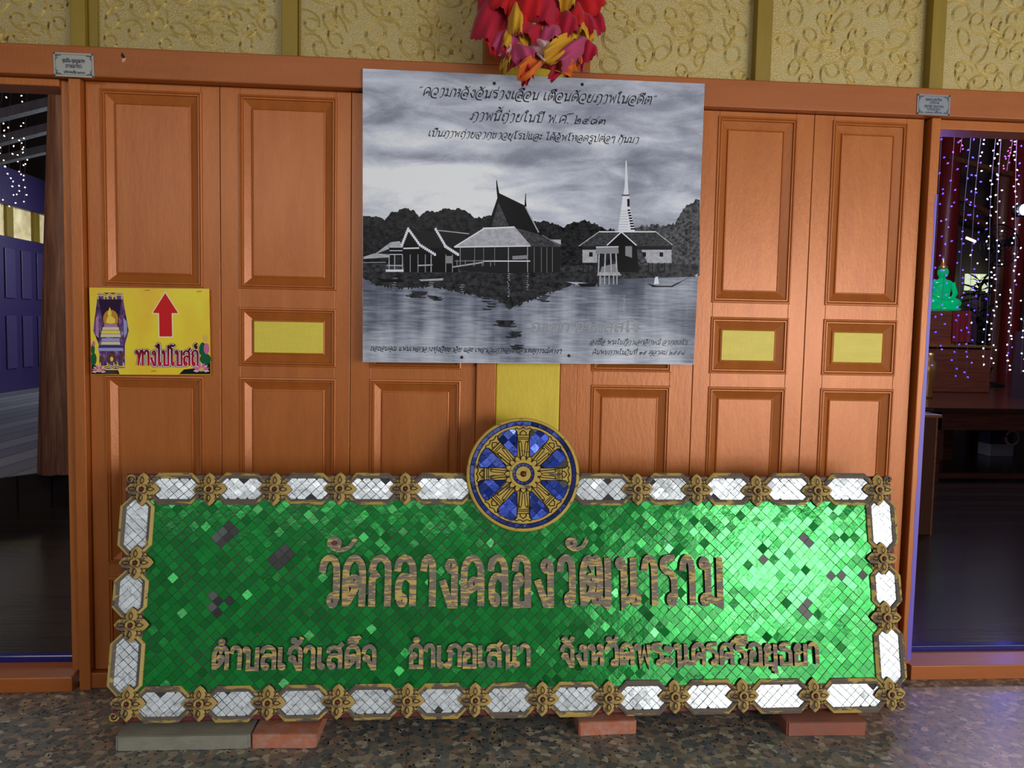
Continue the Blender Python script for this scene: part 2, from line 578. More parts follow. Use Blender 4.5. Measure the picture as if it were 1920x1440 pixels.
MARKS = {
    'ั': (0, ['o-36,124,8', '-38,116 -26,111 -10,118 0,138']),
    'ิ': (0, ['-50,112 -42,127 -25,133 -9,126 -2,112! -50,112']),
    'ี': (0, ['-50,112 -42,127 -25,133 -9,126 -2,112! -50,112', '-2,112 -1,144']),
    'ื': (0, ['-50,112 -42,127 -25,133 -9,126 -2,112! -50,112', '-2,112 -1,144', '-13,126 -12,144']),
    '็': (0, ['-40,112 -40,130 -28,139 -8,136 2,146', 'o-17,121,7', '-30,114 -26,124']),
    'ํ': (0, ['o-26,124,8']),
    'ฺ': (0, ['d-26,-18,6']),
    'ุ': (0, ['o-13,-18,7', '-5,-18 -5,-44']),
    'ู': (0, ['o-30,-18,7', '-22,-18 -22,-38 -4,-38 -4,-14']),
}
TONES = {
    '่': ['-8,0 -5,28'],
    '้': ['o-31,15,7', '-24,14 -19,2 -8,8 2,30'],
    '์': ['o-18,8,7', '-26,8 -28,22 -18,26 -6,34'],
}
# calligraphic forms with sweeping tails, for the printed poster heading
GS = dict(G)
GS.update({
    'ว': (60, ['46,22 56,44 54,76 42,96 26,96 8,78 0,42 6,4 26,-18 62,-22', 'o37,24,9']),
    'อ': (64, ['25,46 24,24 36,16 52,28 58,62 46,92 28,96 8,78 0,40 6,2 26,-20 62,-24', 'o34,50,8']),
    'ล': (64, ['56,6 58,66 48,92 28,96 8,78 0,40 6,2 26,-20 62,-24', '18,26 22,48 34,54 55,44', 'o27,24,8']),
    'จ': (62, ['24,40 40,6! 54,40 56,66 46,92 28,96 8,78 0,40 8,2 28,-16 52,-16', 'o26,48,9']),
    'ภ': (66, ['o12,12,8', '21,14 22,56 30,64! 16,75! 24,92 42,98 58,90 64,70 62,4 50,-22 36,-26']),
    'ถ': (62, ['o21,13,8', '13,14 13,56 22,64! 10,75! 18,92 36,98 52,90 58,70 56,4 44,-22 30,-26']),
    'ก': (60, ['10,0 10,56 20,64! 8,75! 16,92 34,98 50,90 56,70 54,4 42,-22 28,-26']),
    'า': (46, ['6,74 14,92 24,98 36,90 40,70 38,8 28,-10 18,-12']),
    'น': (62, ['o12,86,8', '20,86 20,3! 42,18', 'o47,12,8', '54,12 54,78 66,108']),
    'ม': (62, ['o12,86,8', '20,86 20,12', 'o12,14,8', '18,18! 52,3! 54,78 66,108']),
    'ย': (62, ['o22,85,8', '14,86 12,70 26,60! 12,48! 14,6 32,0 48,8 54,78 66,108']),
    'บ': (60, ['o12,86,8', '20,86 22,3! 50,3! 54,78 66,108']),
    'ศ': (66, ['10,0 9,62 16,88 33,98 50,88 57,64 57,0', '12,10 18,28 34,36', 'o37,46,8', '48,92 62,116 96,122 112,132']),
})


def parse(st):
    pts = []
    for tok in st.split():
        c = tok.endswith('!')
        x, y = tok.rstrip('!').split(',')
        pts.append((float(x), float(y), c))
    return pts


def smooth_path(pts, k=5):
    """Catmull-Rom through the points, kept sharp at corner points"""
    segs, cur = [], []
    for i, p in enumerate(pts):
        cur.append(p)
        if p[2] and 0 < i < len(pts) - 1:
            segs.append(cur)
            cur = [p]
    segs.append(cur)
    out = []
    for sg in segs:
        q = [Vector((a[0], a[1])) for a in sg]
        if len(q) == 2:
            res = [q[0], q[1]]
        else:
            e = [q[0] * 2 - q[1]] + q + [q[-1] * 2 - q[-2]]
            res = []
            for i in range(1, len(e) - 2):
                for j in range(k):
                    u = j / k
                    a, b, c, d = e[i - 1], e[i], e[i + 1], e[i + 2]
                    res.append(0.5 * (2 * b + (c - a) * u + (2 * a - 5 * b + 4 * c - d) * u * u + (3 * b - a - 3 * c + d) * u ** 3))
            res.append(q[-1])
        out += res if not out else res[1:]
    return out


def layout(text, font=G):
    """-> list of (char, x offset, y offset, strokes, advance), total advance"""
    out, x, right, upper = [], 0.0, 0.0, False
    chars = []
    for ch in text:
        if ch == 'ำ':
            chars += ['ํ', 'า']
        else:
            chars.append(ch)
    # a tone written before the ring of sara am
    for ch in chars:
        if ch == ' ':
            x += 34
            right = x
            continue
        if ch in TONES:
            out.append((ch, right, 150.0 if upper else 113.0, TONES[ch]))
        elif ch in MARKS:
            out.append((ch, right, 0.0, MARKS[ch][1]))
            if ch not in 'ฺุู':
                upper = True
        else:
            adv, st = font[ch]
            out.append((ch, x, 0.0, st))
            x += adv + 8
            right = x - 10
            upper = False
    return out, x - 8


def ribbon(pts, wfun):
    """left and right border of a pen stroke along 2-D points"""
    n = len(pts)
    L, R_ = [], []
    for i in range(n):
        a = pts[i] - pts[i - 1] if i > 0 else None
        b = pts[i + 1] - pts[i] if i < n - 1 else None
        if a is None or a.length < 1e-9:
            a = b
        if b is None or b.length < 1e-9:
            b = a
        a, b = a.normalized(), b.normalized()
        t = a + b
        t = t.normalized() if t.length > 0.2 else b
        nn = Vector((-t.y, t.x))
        c = max(0.45, nn.dot(Vector((-b.y, b.x))))
        h = wfun(t, i / (n - 1)) * 0.5 / c
        L.append(pts[i] + nn * h)
        R_.append(pts[i] - nn * h)
    return L, R_


GLYPH_N = [0]


def glyph_geo(mb, strokes, tf, place, wfun, ring_w, top, bottom=None, m_top=0, m_side=0, m_eye=None, eye_h=0.0, nl=16, lift=1.0):
    """tf: glyph units -> 2-D metres ; place(u, v, h): 2-D metres + height -> 3-D"""
    top0 = top
    GLYPH_N[0] = (GLYPH_N[0] + 1) % 2
    for si, st in enumerate(strokes):
        top = top0 + lift * (si * 0.00003 + GLYPH_N[0] * 0.000012)
        if st[0] in 'od':
            cx, cy, r = [float(q) for q in st[1:].split(',')]
            c = tf(cx, cy)
            rx = abs(tf(cx + r, cy).x - c.x)
            ry = abs(tf(cx, cy + r).y - c.y)
            if st[0] == 'd':
                mb.face([place(c.x + rx * math.cos(2 * math.pi * q / nl), c.y + ry * math.sin(2 * math.pi * q / nl), top) for q in range(nl)], m_top)
                continue
            ro, ri = ring_w * 0.5, ring_w * 0.5
            for q in range(nl):
                a0, a1 = 2 * math.pi * q / nl, 2 * math.pi * (q + 1) / nl

                def pt(an, d):
                    return (c.x + max(0.0004, rx + d) * math.cos(an), c.y + max(0.0004, ry + d) * math.sin(an))
                o0, o1, i0, i1 = pt(a0, ro), pt(a1, ro), pt(a0, -ri), pt(a1, -ri)
                mb.face([place(*i0, top), place(*o0, top), place(*o1, top), place(*i1, top)], m_top)
                if bottom is not None:
                    mb.face([place(*o0, bottom), place(*o1, bottom), place(*o1, top), place(*o0, top)], m_side)
                    mb.face([place(*i1, bottom), place(*i0, bottom), place(*i0, top), place(*i1, top)], m_side)
            if m_eye is not None:
                mb.face([place(c.x + rx * math.cos(2 * math.pi * q / nl), c.y + ry * math.sin(2 * math.pi * q / nl), eye_h) for q in range(nl)], m_eye)
            continue
        pts = [tf(p.x, p.y) for p in smooth_path(parse(st))]
        L, R_ = ribbon(pts, wfun)
        for i in range(len(pts) - 1):
            ti = top + lift * i * 0.000004
            mb.face([place(*R_[i], ti), place(*R_[i + 1], ti), place(*L[i + 1], ti), place(*L[i], ti)], m_top)
            if bottom is not None:
                mb.face([place(*L[i], bottom), place(*L[i], top), place(*L[i + 1], top), place(*L[i + 1], bottom)], m_side)
                mb.face([place(*R_[i], bottom), place(*R_[i + 1], bottom), place(*R_[i + 1], top), place(*R_[i], top)], m_side)
        if bottom is not None:
            for i in (0, -1):
                mb.face([place(*L[i], bottom), place(*R_[i], bottom), place(*R_[i], top), place(*L[i], top)], m_side)


def wall_text(mb, text, p0, p1, height, y, wmax, wmin=None, nib=0.6, shear=0.0, font=G, m=0, grow=0.0):
    """one line of flat lettering on a plane parallel to the wall; p0,p1 = baseline ends (x,z)"""
    lay, tot = layout(text, font)
    a, b = Vector((p0[0], p0[1])), Vector((p1[0], p1[1]))
    sx = (b.x - a.x) / tot
    sl = (b.y - a.y) / (b.x - a.x)
    sy = height / 100.0
    if wmin is None:
        wmin = wmax

    def wf(t, u):
        an = math.atan2(t.y, t.x)
        return wmin + (wmax - wmin) * abs(math.sin(an - nib)) + grow
    for ch, ox, oy, st in lay:
        def tf(x, yy):
            X = (ox + x) * sx + (yy + oy) * sy * shear
            return Vector((a.x + X, a.y + (yy + oy) * sy + X * sl))
        glyph_geo(mb, st, tf, lambda u, v, h: (u, h, v), wf, (wmin + wmax) * 0.5 + grow, y, None, m, nl=14, lift=-1.0)


# ================================================================== SETTING
def X_(px, py=700, y=0.0):
    return W(px, py, y).x


def Z_(px, py, y=0.0):
    return W(px, py, y).z


# porch floor, ceiling
mb = MB()
mb.box(-5, 6, -7.0, 0.06, -0.12, 0.0)
struct(mb.build('floor', M['terrazzo']), 'dark speckled terrazzo tile floor in front of the doors', 'floor')
mb = MB()
mb.box(-5, 6, -5.0, -0.03, 3.05, 3.15)
struct(mb.build('ceiling', mat('porch_ceiling', (0.22, 0.17, 0.11), 0.7)), 'plain porch ceiling above the door wall', 'ceiling')

xJL0, xJL1 = -1.309, X_(156, 700)       # left jamb
xL0 = X_(166, 700)                       # leaves, left group
xP0, xP1, xP2, xP3 = X_(893), X_(930), X_(1050), X_(1082)
xR1 = X_(1709)
xJR0, xJR1 = X_(1717), X_(1731)
zB0, zB1 = 2.113, 2.212                  # beam, left side
zC0, zC1 = 2.101, 2.199                  # beam, right side
XW0, XW1 = -3.4, 4.2

# beams over the doors
mb = MB()
mb.box(XW0, xP1 - 0.001, -0.035, 0.07, zB0, zB1)
o = mb.build('trim_1', M['copper_beam'], bevel=0.004)
struct(o, 'orange painted wooden beam above the left doors', 'beam')
mb = MB()
mb.box(xP2 + 0.001, XW1, -0.035, 0.07, zC0, zC1)
o = mb.build('trim_2', M['copper_beam'], bevel=0.004)
struct(o, 'orange painted wooden beam above the right doors', 'beam')
# chipped nail hole in the left beam
c = W(231, 106, -0.036)
mb = MB()
mb.face([(c.x - 0.004, -0.0356, c.z + 0.014), (c.x - 0.008, -0.0356, c.z + 0.002), (c.x - 0.001, -0.0356, c.z - 0.006), (c.x + 0.006, -0.0356, c.z - 0.001), (c.x + 0.002, -0.0356, c.z + 0.006)])
mb.face([(c.x - 0.003, -0.0357, c.z - 0.006), (c.x - 0.005, -0.0357, c.z - 0.013), (c.x - 0.001, -0.0357, c.z - 0.020), (c.x + 0.007, -0.0357, c.z - 0.012), (c.x + 0.010, -0.0357, c.z - 0.004), (c.x + 0.004, -0.0357, c.z - 0.006)], 1)
mb.build('paint_chip', [M['gap'], mat('bare_primer', (0.66, 0.36, 0.24), 0.7)], bpy.data.objects['trim_1'])
# sill along the floor
mb = MB()
mb.box(XW0, xJL0 - 0.002, -0.03, 0.11, 0.0, 0.052)
mb.box(xJL1 + 0.001, xP1, -0.012, 0.11, 0.004, 0.06)
mb.box(xP2, xJR0 - 0.002, -0.012, 0.11, 0.004, 0.06)
mb.box(xJR1 + 0.001, XW1, -0.03, 0.11, 0.0, 0.056)
struct(mb.build('trim_3', M['copper_beam'], bevel=0.003), 'orange wooden sill along the foot of the doors', 'sill')
# jambs: left opening, right opening, centre pillar frame
mb = MB()
xa, xb = W(133, 175).x, W(155.5, 175).x
xc, xd = W(153, 1270).x, W(174, 1270).x
xm0, xm1 = (xa + xc) / 2, (xb + xd) / 2
mb.box(xm0, xm1, -0.02, 0.11, 0.0, zB0 - 0.002)
xs = (W(117, 175, 0.02).x + W(136, 1240, 0.02).x) / 2
mb.box(xs, xm0 - 0.0005, 0.012, 0.11, 0.061, zB0 - 0.002)
mb.box(XW0 + 1.1, xs, 0.0, 0.11, Z_(60, 160, 0), zB0 - 0.002)
struct(mb.build('trim_4', M['copper'], bevel=0.003), 'orange door frame around the left opening', 'door frame')
xjr0 = (W(1743, 224).x + W(1706, 850).x) / 2
xjr1 = (W(1757.5, 241).x + W(1703, 1228).x) / 2
mb = MB()
mb.box(xjr0, xjr1, -0.02, 0.12, 0.06, zC0 - 0.002)
mb.box(xjr1, XW1 - 0.9, 0.0, 0.11, Z_(1800, 243.5), zC0 - 0.002)
struct(mb.build('trim_5', M['copper'], bevel=0.003), 'orange door frame around the right opening', 'door frame')
mb = MB()
mb.box(xP0, xP1 - 0.001, -0.012, 0.1, 0.06, zB0 - 0.002)
struct(mb.build('trim_6', M['copper'], bevel=0.003), 'orange frame post left of the yellow pillar', 'door frame')
mb = MB()
mb.box(xP2 + 0.001, xP3, -0.002, 0.1, 0.06, zC0 - 0.002)
struct(mb.build('trim_7', M['copper'], bevel=0.003), 'orange frame post right of the yellow pillar', 'door frame')
mb = MB()
mb.box(xP1, xP2, -0.006, 0.12, 0.0, 3.05)
struct(mb.build('trim_8', M['yellow'], bevel=0.006), 'yellow painted pillar between the two sets of doors', 'pillar')
xq0, xq1 = W(907, 60).x, W(1106, 60).x
mb = MB()
mb.box(xq0, xP1 - 0.001, -0.03, 0.1, zB1 + 0.001, 3.05)
mb.box(xP2 + 0.001, xq1, -0.03, 0.1, zC1 + 0.001, 3.05)
struct(mb.build('trim_9', M['copper_beam'], bevel=0.003), 'orange upright frames beside the pillar above the beam', 'door frame')


# purple paint lapping round from the inner side of the right jamb
mb = MB()
nP = 60
for i in range(nP):
    z0_, z1_ = 0.075 + i * 1.75 / nP, 0.075 + (i + 1) * 1.75 / nP

    def wv(z):
        return 0.016 + 0.004 * noise.noise(Vector((z * 7, 2, 0))) + 0.006 * max(0, 0.35 - z) - 0.010 * max(0, z - 0.9)
    mb.face([(xjr1 - max(0.003, wv(z0_)), -0.0206, z0_), (xjr1 + 0.0006, -0.0206, z0_), (xjr1 + 0.0006, -0.0206, z1_), (xjr1 - max(0.003, wv(z1_)), -0.0206, z1_)])
    mb.face([(xjr1 + 0.0006, -0.0206, z0_), (xjr1 + 0.0006, 0.12, z0_), (xjr1 + 0.0006, 0.12, z1_), (xjr1 + 0.0006, -0.0206, z1_)])
M['violet'] = mat('violet_paint', (0.17, 0.12, 0.60), 0.4)
mb.build('paint_edge', M['violet'], bpy.data.objects['trim_5'])
mb = MB()
mb.box(XW0 + 1.06, xm0 - 0.03, 0.111, 0.15, 0.04, 0.072)
mb.box(xjr1 - 0.05, XW1 - 0.92, 0.111, 0.15, 0.04, 0.076)
struct(mb.build('trim_20', mat('blue_threshold', (0.012, 0.014, 0.16), 0.18), bevel=0.004), 'dark blue painted thresholds inside the two openings', 'threshold')


# ---- folding door leaves with recessed moulded panels
def door_leaf(name, x0, x1, px0, px1, rows, y0, z0, z1, label):
    """stiles and rails round the panels; px0,px1 = panel x range; rows = (z0, z1, yellow?)"""
    mb = MB()
    yb = y0 + 0.035
    mb.box(x0, px0, y0, yb, z0, z1)
    mb.box(px1, x1, y0, yb, z0, z1)
    zs = sorted(rows)
    cur = z0
    for (a, b, yel) in zs:
        mb.box(px0, px1, y0, yb, cur, a)
        cur = b
    mb.box(px0, px1, y0, yb, cur, z1)
    o = mb.build(name, M['copper'], bevel=0.0015)
    struct(o, label, 'door')
    for (a, b, yel) in zs:
        pm = MB()

        def ring(ins0, d0, ins1, d1):
            A = [(px0 + ins0, y0 + d0, a + ins0), (px1 - ins0, y0 + d0, a + ins0), (px1 - ins0, y0 + d0, b - ins0), (px0 + ins0, y0 + d0, b - ins0)]
            B = [(px0 + ins1, y0 + d1, a + ins1), (px1 - ins1, y0 + d1, a + ins1), (px1 - ins1, y0 + d1, b - ins1), (px0 + ins1, y0 + d1, b - ins1)]
            for i in range(4):
                j = (i + 1) % 4
                pm.face([A[i], A[j], B[j], B[i]])
        prof = [(-0.006, 0.001), (-0.004, -0.005), (0.001, -0.006), (0.004, -0.001), (0.006, -0.004), (0.009, -0.004), (0.011, 0.004), (0.036, 0.017), (0.0375, 0.011), (0.041, 0.010), (0.0425, 0.0135)]
        for k in range(len(prof) - 1):
            ring(*prof[k], *prof[k + 1])
        i_, d_ = prof[-1]
        if not yel:
            pm.face([(px0 + i_, y0 + d_, a + i_), (px1 - i_, y0 + d_, a + i_), (px1 - i_, y0 + d_, b - i_), (px0 + i_, y0 + d_, b - i_)])
        p = pm.build('panel', M['copper'], o)
        if yel:
            ym = MB()
            ym.box(px0 + i_, px1 - i_, y0 + d_ - 0.004, y0 + d_ + 0.01, a + i_, b - i_)
            q = ym.build('yellow_inset', M['yellow_panel'], p, bevel=0.002)
            q['label'] = 'bright yellow painted inset'
    return o


def rows_for(px, tb, x_at):
    return [(min(Z_(x_at, b), Z_(x_at, a)), max(Z_(x_at, b), Z_(x_at, a)), y) for (a, b, y) in tb]


ROWS_L = [(170.5, 534, False), (575, 681, True), (708, 1057, False), (1086, 1212, False)]
rl = rows_for(0, ROWS_L, 287)
# keep all panels of the three left leaves in line (horizontals in the wall plane)
ROWS_R = [(221, 566, False), (598, 698.5, True), (729, 1040, False), (1070, 1190, False)]
rr = rows_for(0, ROWS_R, 1410)
yl = 0.012
LE = [(xL0, X_(412.5), 195, 377.5, 'left leaf of folding orange doors, beside the left opening'),
      (X_(413.5), X_(655), 450, 627, 'orange door leaf with yellow inset left of the photo board'),
      (X_(656), xP0 - 0.001, 696, 863, 'orange door leaf just left of the pillar, mostly under the photo board')]
for i, (a, b, p0, p1, lab) in enumerate(LE):
    door_leaf('door_%d' % (i + 1), a, b, X_(p0, 640), X_(p1, 640), rl, yl, 0.064, zB0 - 0.002, lab)
RE = [(xP3 + 0.001, X_(1299.5), X_(1111.5, 722), X_(1256, 722), 'orange door leaf just right of the pillar, mostly under the photo board'),
      (X_(1300.5), X_(1507), X_(1337, 590), X_(1479, 590), 'orange door leaf with yellow inset right of the photo board'),
      (X_(1508), xR1, X_(1549, 590), X_(1683, 590), 'right leaf of folding orange doors, beside the right opening')]
for i, (a, b, p0, p1, lab) in enumerate(RE):
    door_leaf('door_%d' % (i + 4), a, b, p0, p1, rr, yl - 0.004, 0.064, zC0 - 0.002, lab)
# dark sheet painted as the shade behind the small gaps between leaves and jambs
mb = MB()
mb.box(xm1 - 0.004, xP1, 0.075, 0.1, 0.06, zB0)
mb.box(xP2, xjr0 + 0.004, 0.075, 0.1, 0.06, zC0)
struct(mb.build('gap_sheet', M['gap']), 'dark sheet standing in for the shade behind the folding doors', 'wall')

# ---- gold foil transom panels with mustard bars
GP = [(-60, 134, 0), (181, 529, 0), (559, 906, 0), (1107, 1413, 1), (1447, 1740, 1), (1770, 2050, 1)]


def swirl(mb, cx, cz, r, y, rng):
    """one pressed loop: three close lines round an ellipse that run out into a sweeping tail"""
    a0 = rng.uniform(0, 6.28)
    ex = rng.uniform(0.62, 0.9)
    rot = rng.uniform(0, 3.14)
    sg = rng.choice((-1, 1))
    for k in (1.0, 0.87, 0.76):
        pts = []
        n = 30
        for i in range(n):
            u = i / (n - 1)
            an = a0 + sg * u * 7.6
            rr_ = r * k + (0.0 if u < 0.72 else r * ((u - 0.72) / 0.28) ** 1.5 * 1.4)
            ux, uz = math.cos(an) * rr_, math.sin(an) * rr_ * ex
            pts.append((cx + ux * math.cos(rot) - uz * math.sin(rot), y, cz + ux * math.sin(rot) + uz * math.cos(rot)))
        mb.tube(pts, 0.0013, 4, 0, None, False)


rng = random.Random(5)
for i, (a, b, side) in enumerate(GP):
    x0, x1 = W(a, 60, 0.03).x, W(b, 60, 0.03).x
    zb = (zC1 if side else zB1) + 0.001
    root = MB()
    root.box(x0, x1, 0.03, 0.07, zb, 3.0)
    o = root.build('window_%d' % (i + 1), M['foil'])
    struct(o, ['gold foil transom panel at the far left above the left opening', 'gold foil transom panel second from left', 'gold foil transom panel left of the paper flowers', 'gold foil transom panel right of the paper flowers', 'gold foil transom panel second from right', 'gold foil transom panel at the far right'][i], 'panel')
    rb = MB()
    cells = []
    tries = 0
    while tries < 900 and len(cells) < 150:
        tries += 1
        r = rng.uniform(0.026, 0.055)
        cx, cz = rng.uniform(x0 + r * 1.2, x1 - r * 1.2), rng.uniform(zb + r * 1.0, 2.62)
        if all((cx - u) ** 2 + (cz - v) ** 2 > (0.80 * (r + q)) ** 2 for u, v, q in cells):
            cells.append((cx, cz, r))
            swirl(rb, cx, cz, r * 0.82, 0.0297, rng)
    rib = rb.build('embossed_swirls', M['foil_rib'], o, smooth=True)
mb = MB()
for (a, b, side) in [(134, 162, 0), (529.5, 558, 0), (1417, 1446, 1), (1744, 1770, 1)]:
    x0, x1 = W(a, 60).x, W(b, 60).x
    mb.box(x0, x1, -0.012, 0.07, (zC1 if side else zB1) + 0.001, 3.05)
    # thin glazing strip beside the bar
    mb.box(x1 + 0.001, x1 + (0.03 if a == 134 else 0.006), 0.012, 0.07, (zC1 if side else zB1) + 0.001, 3.05)
mb.box(XW0, W(-60, 60, 0.03).x, 0.0, 0.07, zB1 + 0.001, 3.05)
mb.box(W(2050, 60, 0.03).x, XW1, 0.0, 0.07, zC1 + 0.001, 3.05)
struct(mb.build('trim_10', M['mustard'], bevel=0.003), 'mustard painted bars between the gold panels', 'glazing bar')

# ---- wall continuing beside both openings
mb = MB()
mb.box(XW0, -2.35, -0.02, 0.1, 0.06, zB0 - 0.002)
struct(mb.build('wall_left', M['copper']), 'orange wall beyond the left opening', 'wall')
mb = MB()
mb.box(3.3, XW1, -0.02, 0.1, 0.06, zC0 - 0.002)
struct(mb.build('wall_right', M['copper']), 'orange wall beyond the right opening', 'wall')

# ================================================================== HALL BEHIND THE DOORS
HX0, HX1, HY1, HZ = -9.5, 11.5, 9.6, 5.2
ZI = 0.06
mb = MB()
mb.box(HX0, HX1, 0.112, HY1, ZI - 0.05, ZI)
struct(mb.build('floor_hall', M['dark_planks']), 'dark polished plank floor inside the hall', 'floor')
ZP = 0.30
e0, e1 = FL(-20, 898, ZP), FL(135, 878, ZP)
mb = MB()
dx = (e1 - e0)
far_l = e0 - dx * 2.0
far_r = e1 + dx * 0.6
A = [(far_l.x, far_l.y), (far_r.x, far_r.y), (far_r.x + 0.6, HY1), (-7.2, HY1), (-7.2, far_l.y)]
mb.hexa([(x, y, ZI) for x, y in A], [(x, y, ZP) for x, y in A])
o = mb.build('floor_platform', M['grey_planks'])
fix_normals(o)
struct(o, 'raised grey plank floor seen through the left opening', 'floor')
mb = MB()
nv_ = Vector((dx.y, -dx.x, 0)).normalized() * 0.02
mb.hexa([(far_l.x, far_l.y, ZI), (far_r.x, far_r.y, ZI), (far_r.x + nv_.x, far_r.y + nv_.y, ZI), (far_l.x + nv_.x, far_l.y + nv_.y, ZI)],
        [(far_l.x, far_l.y, ZP - 0.001), (far_r.x, far_r.y, ZP - 0.001), (far_r.x + nv_.x, far_r.y + nv_.y, ZP - 0.001), (far_l.x + nv_.x, far_l.y + nv_.y, ZP - 0.001)])
struct(fix_normals(mb.build('trim_21', M['dark_planks'])), 'dark riser board of the raised floor', 'riser')
mb = MB()
mb.box(HX0, HX1, HY1, HY1 + 0.1, 0, HZ)
mb.box(HX0 - 0.1, HX0, 0.1, HY1, 0, HZ)
mb.box(HX1, HX1 + 0.1, 0.1, HY1, 0, HZ)
mb.box(HX0, XW0, 0.02, 0.1, 0, HZ)
mb.box(XW1, HX1, 0.02, 0.1, 0, HZ)
mb.box(XW0, XW1, 0.08, 0.1, 3.0, HZ)
struct(mb.build('wall_hall', M['hall_wall']), 'dim walls of the hall behind the doors', 'wall')
mb = MB()
mb.box(HX0, HX1, 0.1, HY1, HZ, HZ + 0.1)
struct(mb.build('ceiling_hall', mat('hall_ceiling', (0.05, 0.04, 0.02), 0.8)), 'dark timber ceiling of the hall', 'ceiling')


def WX(px, py, x):
    """point of the photo on a plane x = const"""
    d = ray(px, py)
    return CAM + d * ((x - CAM.x) / d.x)


# purple panelled side wall on the left, running away from the door wall
XS = W(33, 447, 8.6).x
zs_ = lambda py: WX(33, py, XS).z
zA, zB_, zC, zD = zs_(447), zs_(398), zs_(390), zs_(322)
YA, YB = 2.2, HY1
mb = MB()
mb.box(XS - 0.1, XS, YA, YB, ZP, zA)
o = mb.build('wall_back', M['purple'])
struct(o, 'purple panelled side wall at the left of the hall', 'wall')
yq0, yq1 = WX(8, 520, XS).y, WX(27, 520, XS).y
yq2 = WX(39, 520, XS).y
stp = yq2 - yq0
for k in range(-6, 3):
    for (pa, pb) in ((468, 560), (592, 690)):
        pm = MB()
        y0_ = yq0 + stp * k
        if y0_ < YA or y0_ + (yq1 - yq0) > YB:
            continue
        pm.box(XS + 0.0005, XS + 0.02, y0_, y0_ + (yq1 - yq0), zs_(pb), zs_(pa))
        pm.build('raised_panel', M['purple_light'], o, bevel=0.008)
mb = MB()
mb.box(XS - 0.1, XS + 0.03, YA, YB, zC, zD)
struct(mb.build('trim_11', M['purple']), 'purple beam hung with fairy lights above the gold windows', 'beam')
gy0, gy1 = WX(24, 420, XS).y, WX(62, 420, XS).y
gst = gy1 - gy0 + 0.16
wn_ = mat('lit_window', (0.5, 0.42, 0.22), 0.6, emit=(0.78, 0.66, 0.34), emit_s=0.5)
t_ = NT(wn_)
nn_ = t_.noise(t_.coord((1, 1, 1)), 6, 4, 0.6)
t_.l(t_.ramp(nn_.outputs[0], [(0.3, (0.36, 0.26, 0.08)), (0.7, (0.95, 0.85, 0.55))]), t_.b.inputs['Emission Color'])
wi, bi = MB(), MB()
for k in range(-5, 3):
    y0_ = gy0 + gst * k
    wi.box(XS - 0.06, XS - 0.03, y0_, y0_ + gst - 0.16, zA + 0.002, zC - 0.002)
    bi.box(XS - 0.1, XS + 0.01, y0_ - 0.16, y0_, zA + 0.001, zC - 0.001)
struct(wi.build('window_7', wn_), 'row of daylit golden windows at the left of the hall', 'window')
struct(bi.build('trim_12', M['mustard']), 'mustard bars between the far golden windows', 'glazing bar')

# ceiling purlins over the left part
for k, (py0, py1, yy) in enumerate([(203, 184, 4.6), (252, 232, 5.6), (290, 272, 6.6)]):
    p0, p1 = W(0, py0, yy), W(80, py1, yy + 0.3)
    d_ = p1 - p0
    p0, p1 = p0 - d_ * 1.5, p1 + d_ * 1.6
    mb = MB()
    hh = Vector((0, 0, 0.085))
    tt = Vector((0, 0.1, 0))
    mb.hexa([p0 - hh, p1 - hh, p1 - hh + tt, p0 - hh + tt], [p0, p1, p1 + tt, p0 + tt])
    o = fix_normals(mb.build('trim_%d' % (13 + k), M['rafter_grey']))
    struct(o, ['front', 'middle', 'rear'][k] + ' weathered ceiling purlin over the left side of the hall', 'beam')

# old timber post
PB = FL(98, 892, ZP)
ppm = F_PX / ((Vector((PB.x, PB.y + 0.15, ZP)) - CAM).dot(_fw))      # pixels per metre at the post
rad0, rad1 = 43 / ppm, 39 / ppm
lean = 30 / ppm / (700 / ppm)
mb = MB()
nz, NQ = 46, 40
vs, fs = [], []
for i in range(nz):
    z = ZP + (HZ - ZP) * i / (nz - 1)
    hz_ = z - ZP
    for q in range(NQ):
        an = 2 * math.pi * q / NQ
        rr_ = rad0 + (rad1 - rad0) * min(1, hz_ / 3)
        rr_ *= 1 + 0.05 * noise.noise(Vector((math.cos(an) * 2, math.sin(an) * 2, z * 0.5))) + 0.035 * noise.noise(Vector((math.cos(an) * 9, math.sin(an) * 9, z * 0.7)))
        if hz_ < 1.0 and 4.75 < an < 5.9:
            rr_ -= 0.06 * max(0, noise.noise(Vector((an * 5, 3, z * 2.5)))) * (1 - hz_)
        vs.append((PB.x + lean * hz_ + rr_ * math.cos(an), PB.y + rad0 + rr_ * math.sin(an), z))
for i in range(nz - 1):
    for q in range(NQ):
        q2 = (q + 1) % NQ
        fs.append((i * NQ + q, i * NQ + q2, (i + 1) * NQ + q2, (i + 1) * NQ + q))
mb.add(vs, fs)
o = mb.build('timber_post', M['post_wood'], smooth=True)
tag(o, 'old weathered brown timber post inside the left opening', 'post')

# ================================================================== LIGHT STRINGS
def bulb_mesh(name, r, col, s):
    m = mat(name, col, 0.4, emit=col, emit_s=s)
    m.cycles.emission_sampling = 'NONE'
    mb = MB()
    mb.lathe([(r * 0.2, -r * 1.6), (r * 0.9, -r * 0.6), (r, 0.2 * r), (r * 0.5, r), (r * 0.15, r * 1.2)], 6)
    o = mb.build('bulb', m, None, True)
    me = o.data
    bpy.data.objects.remove(o)
    return me


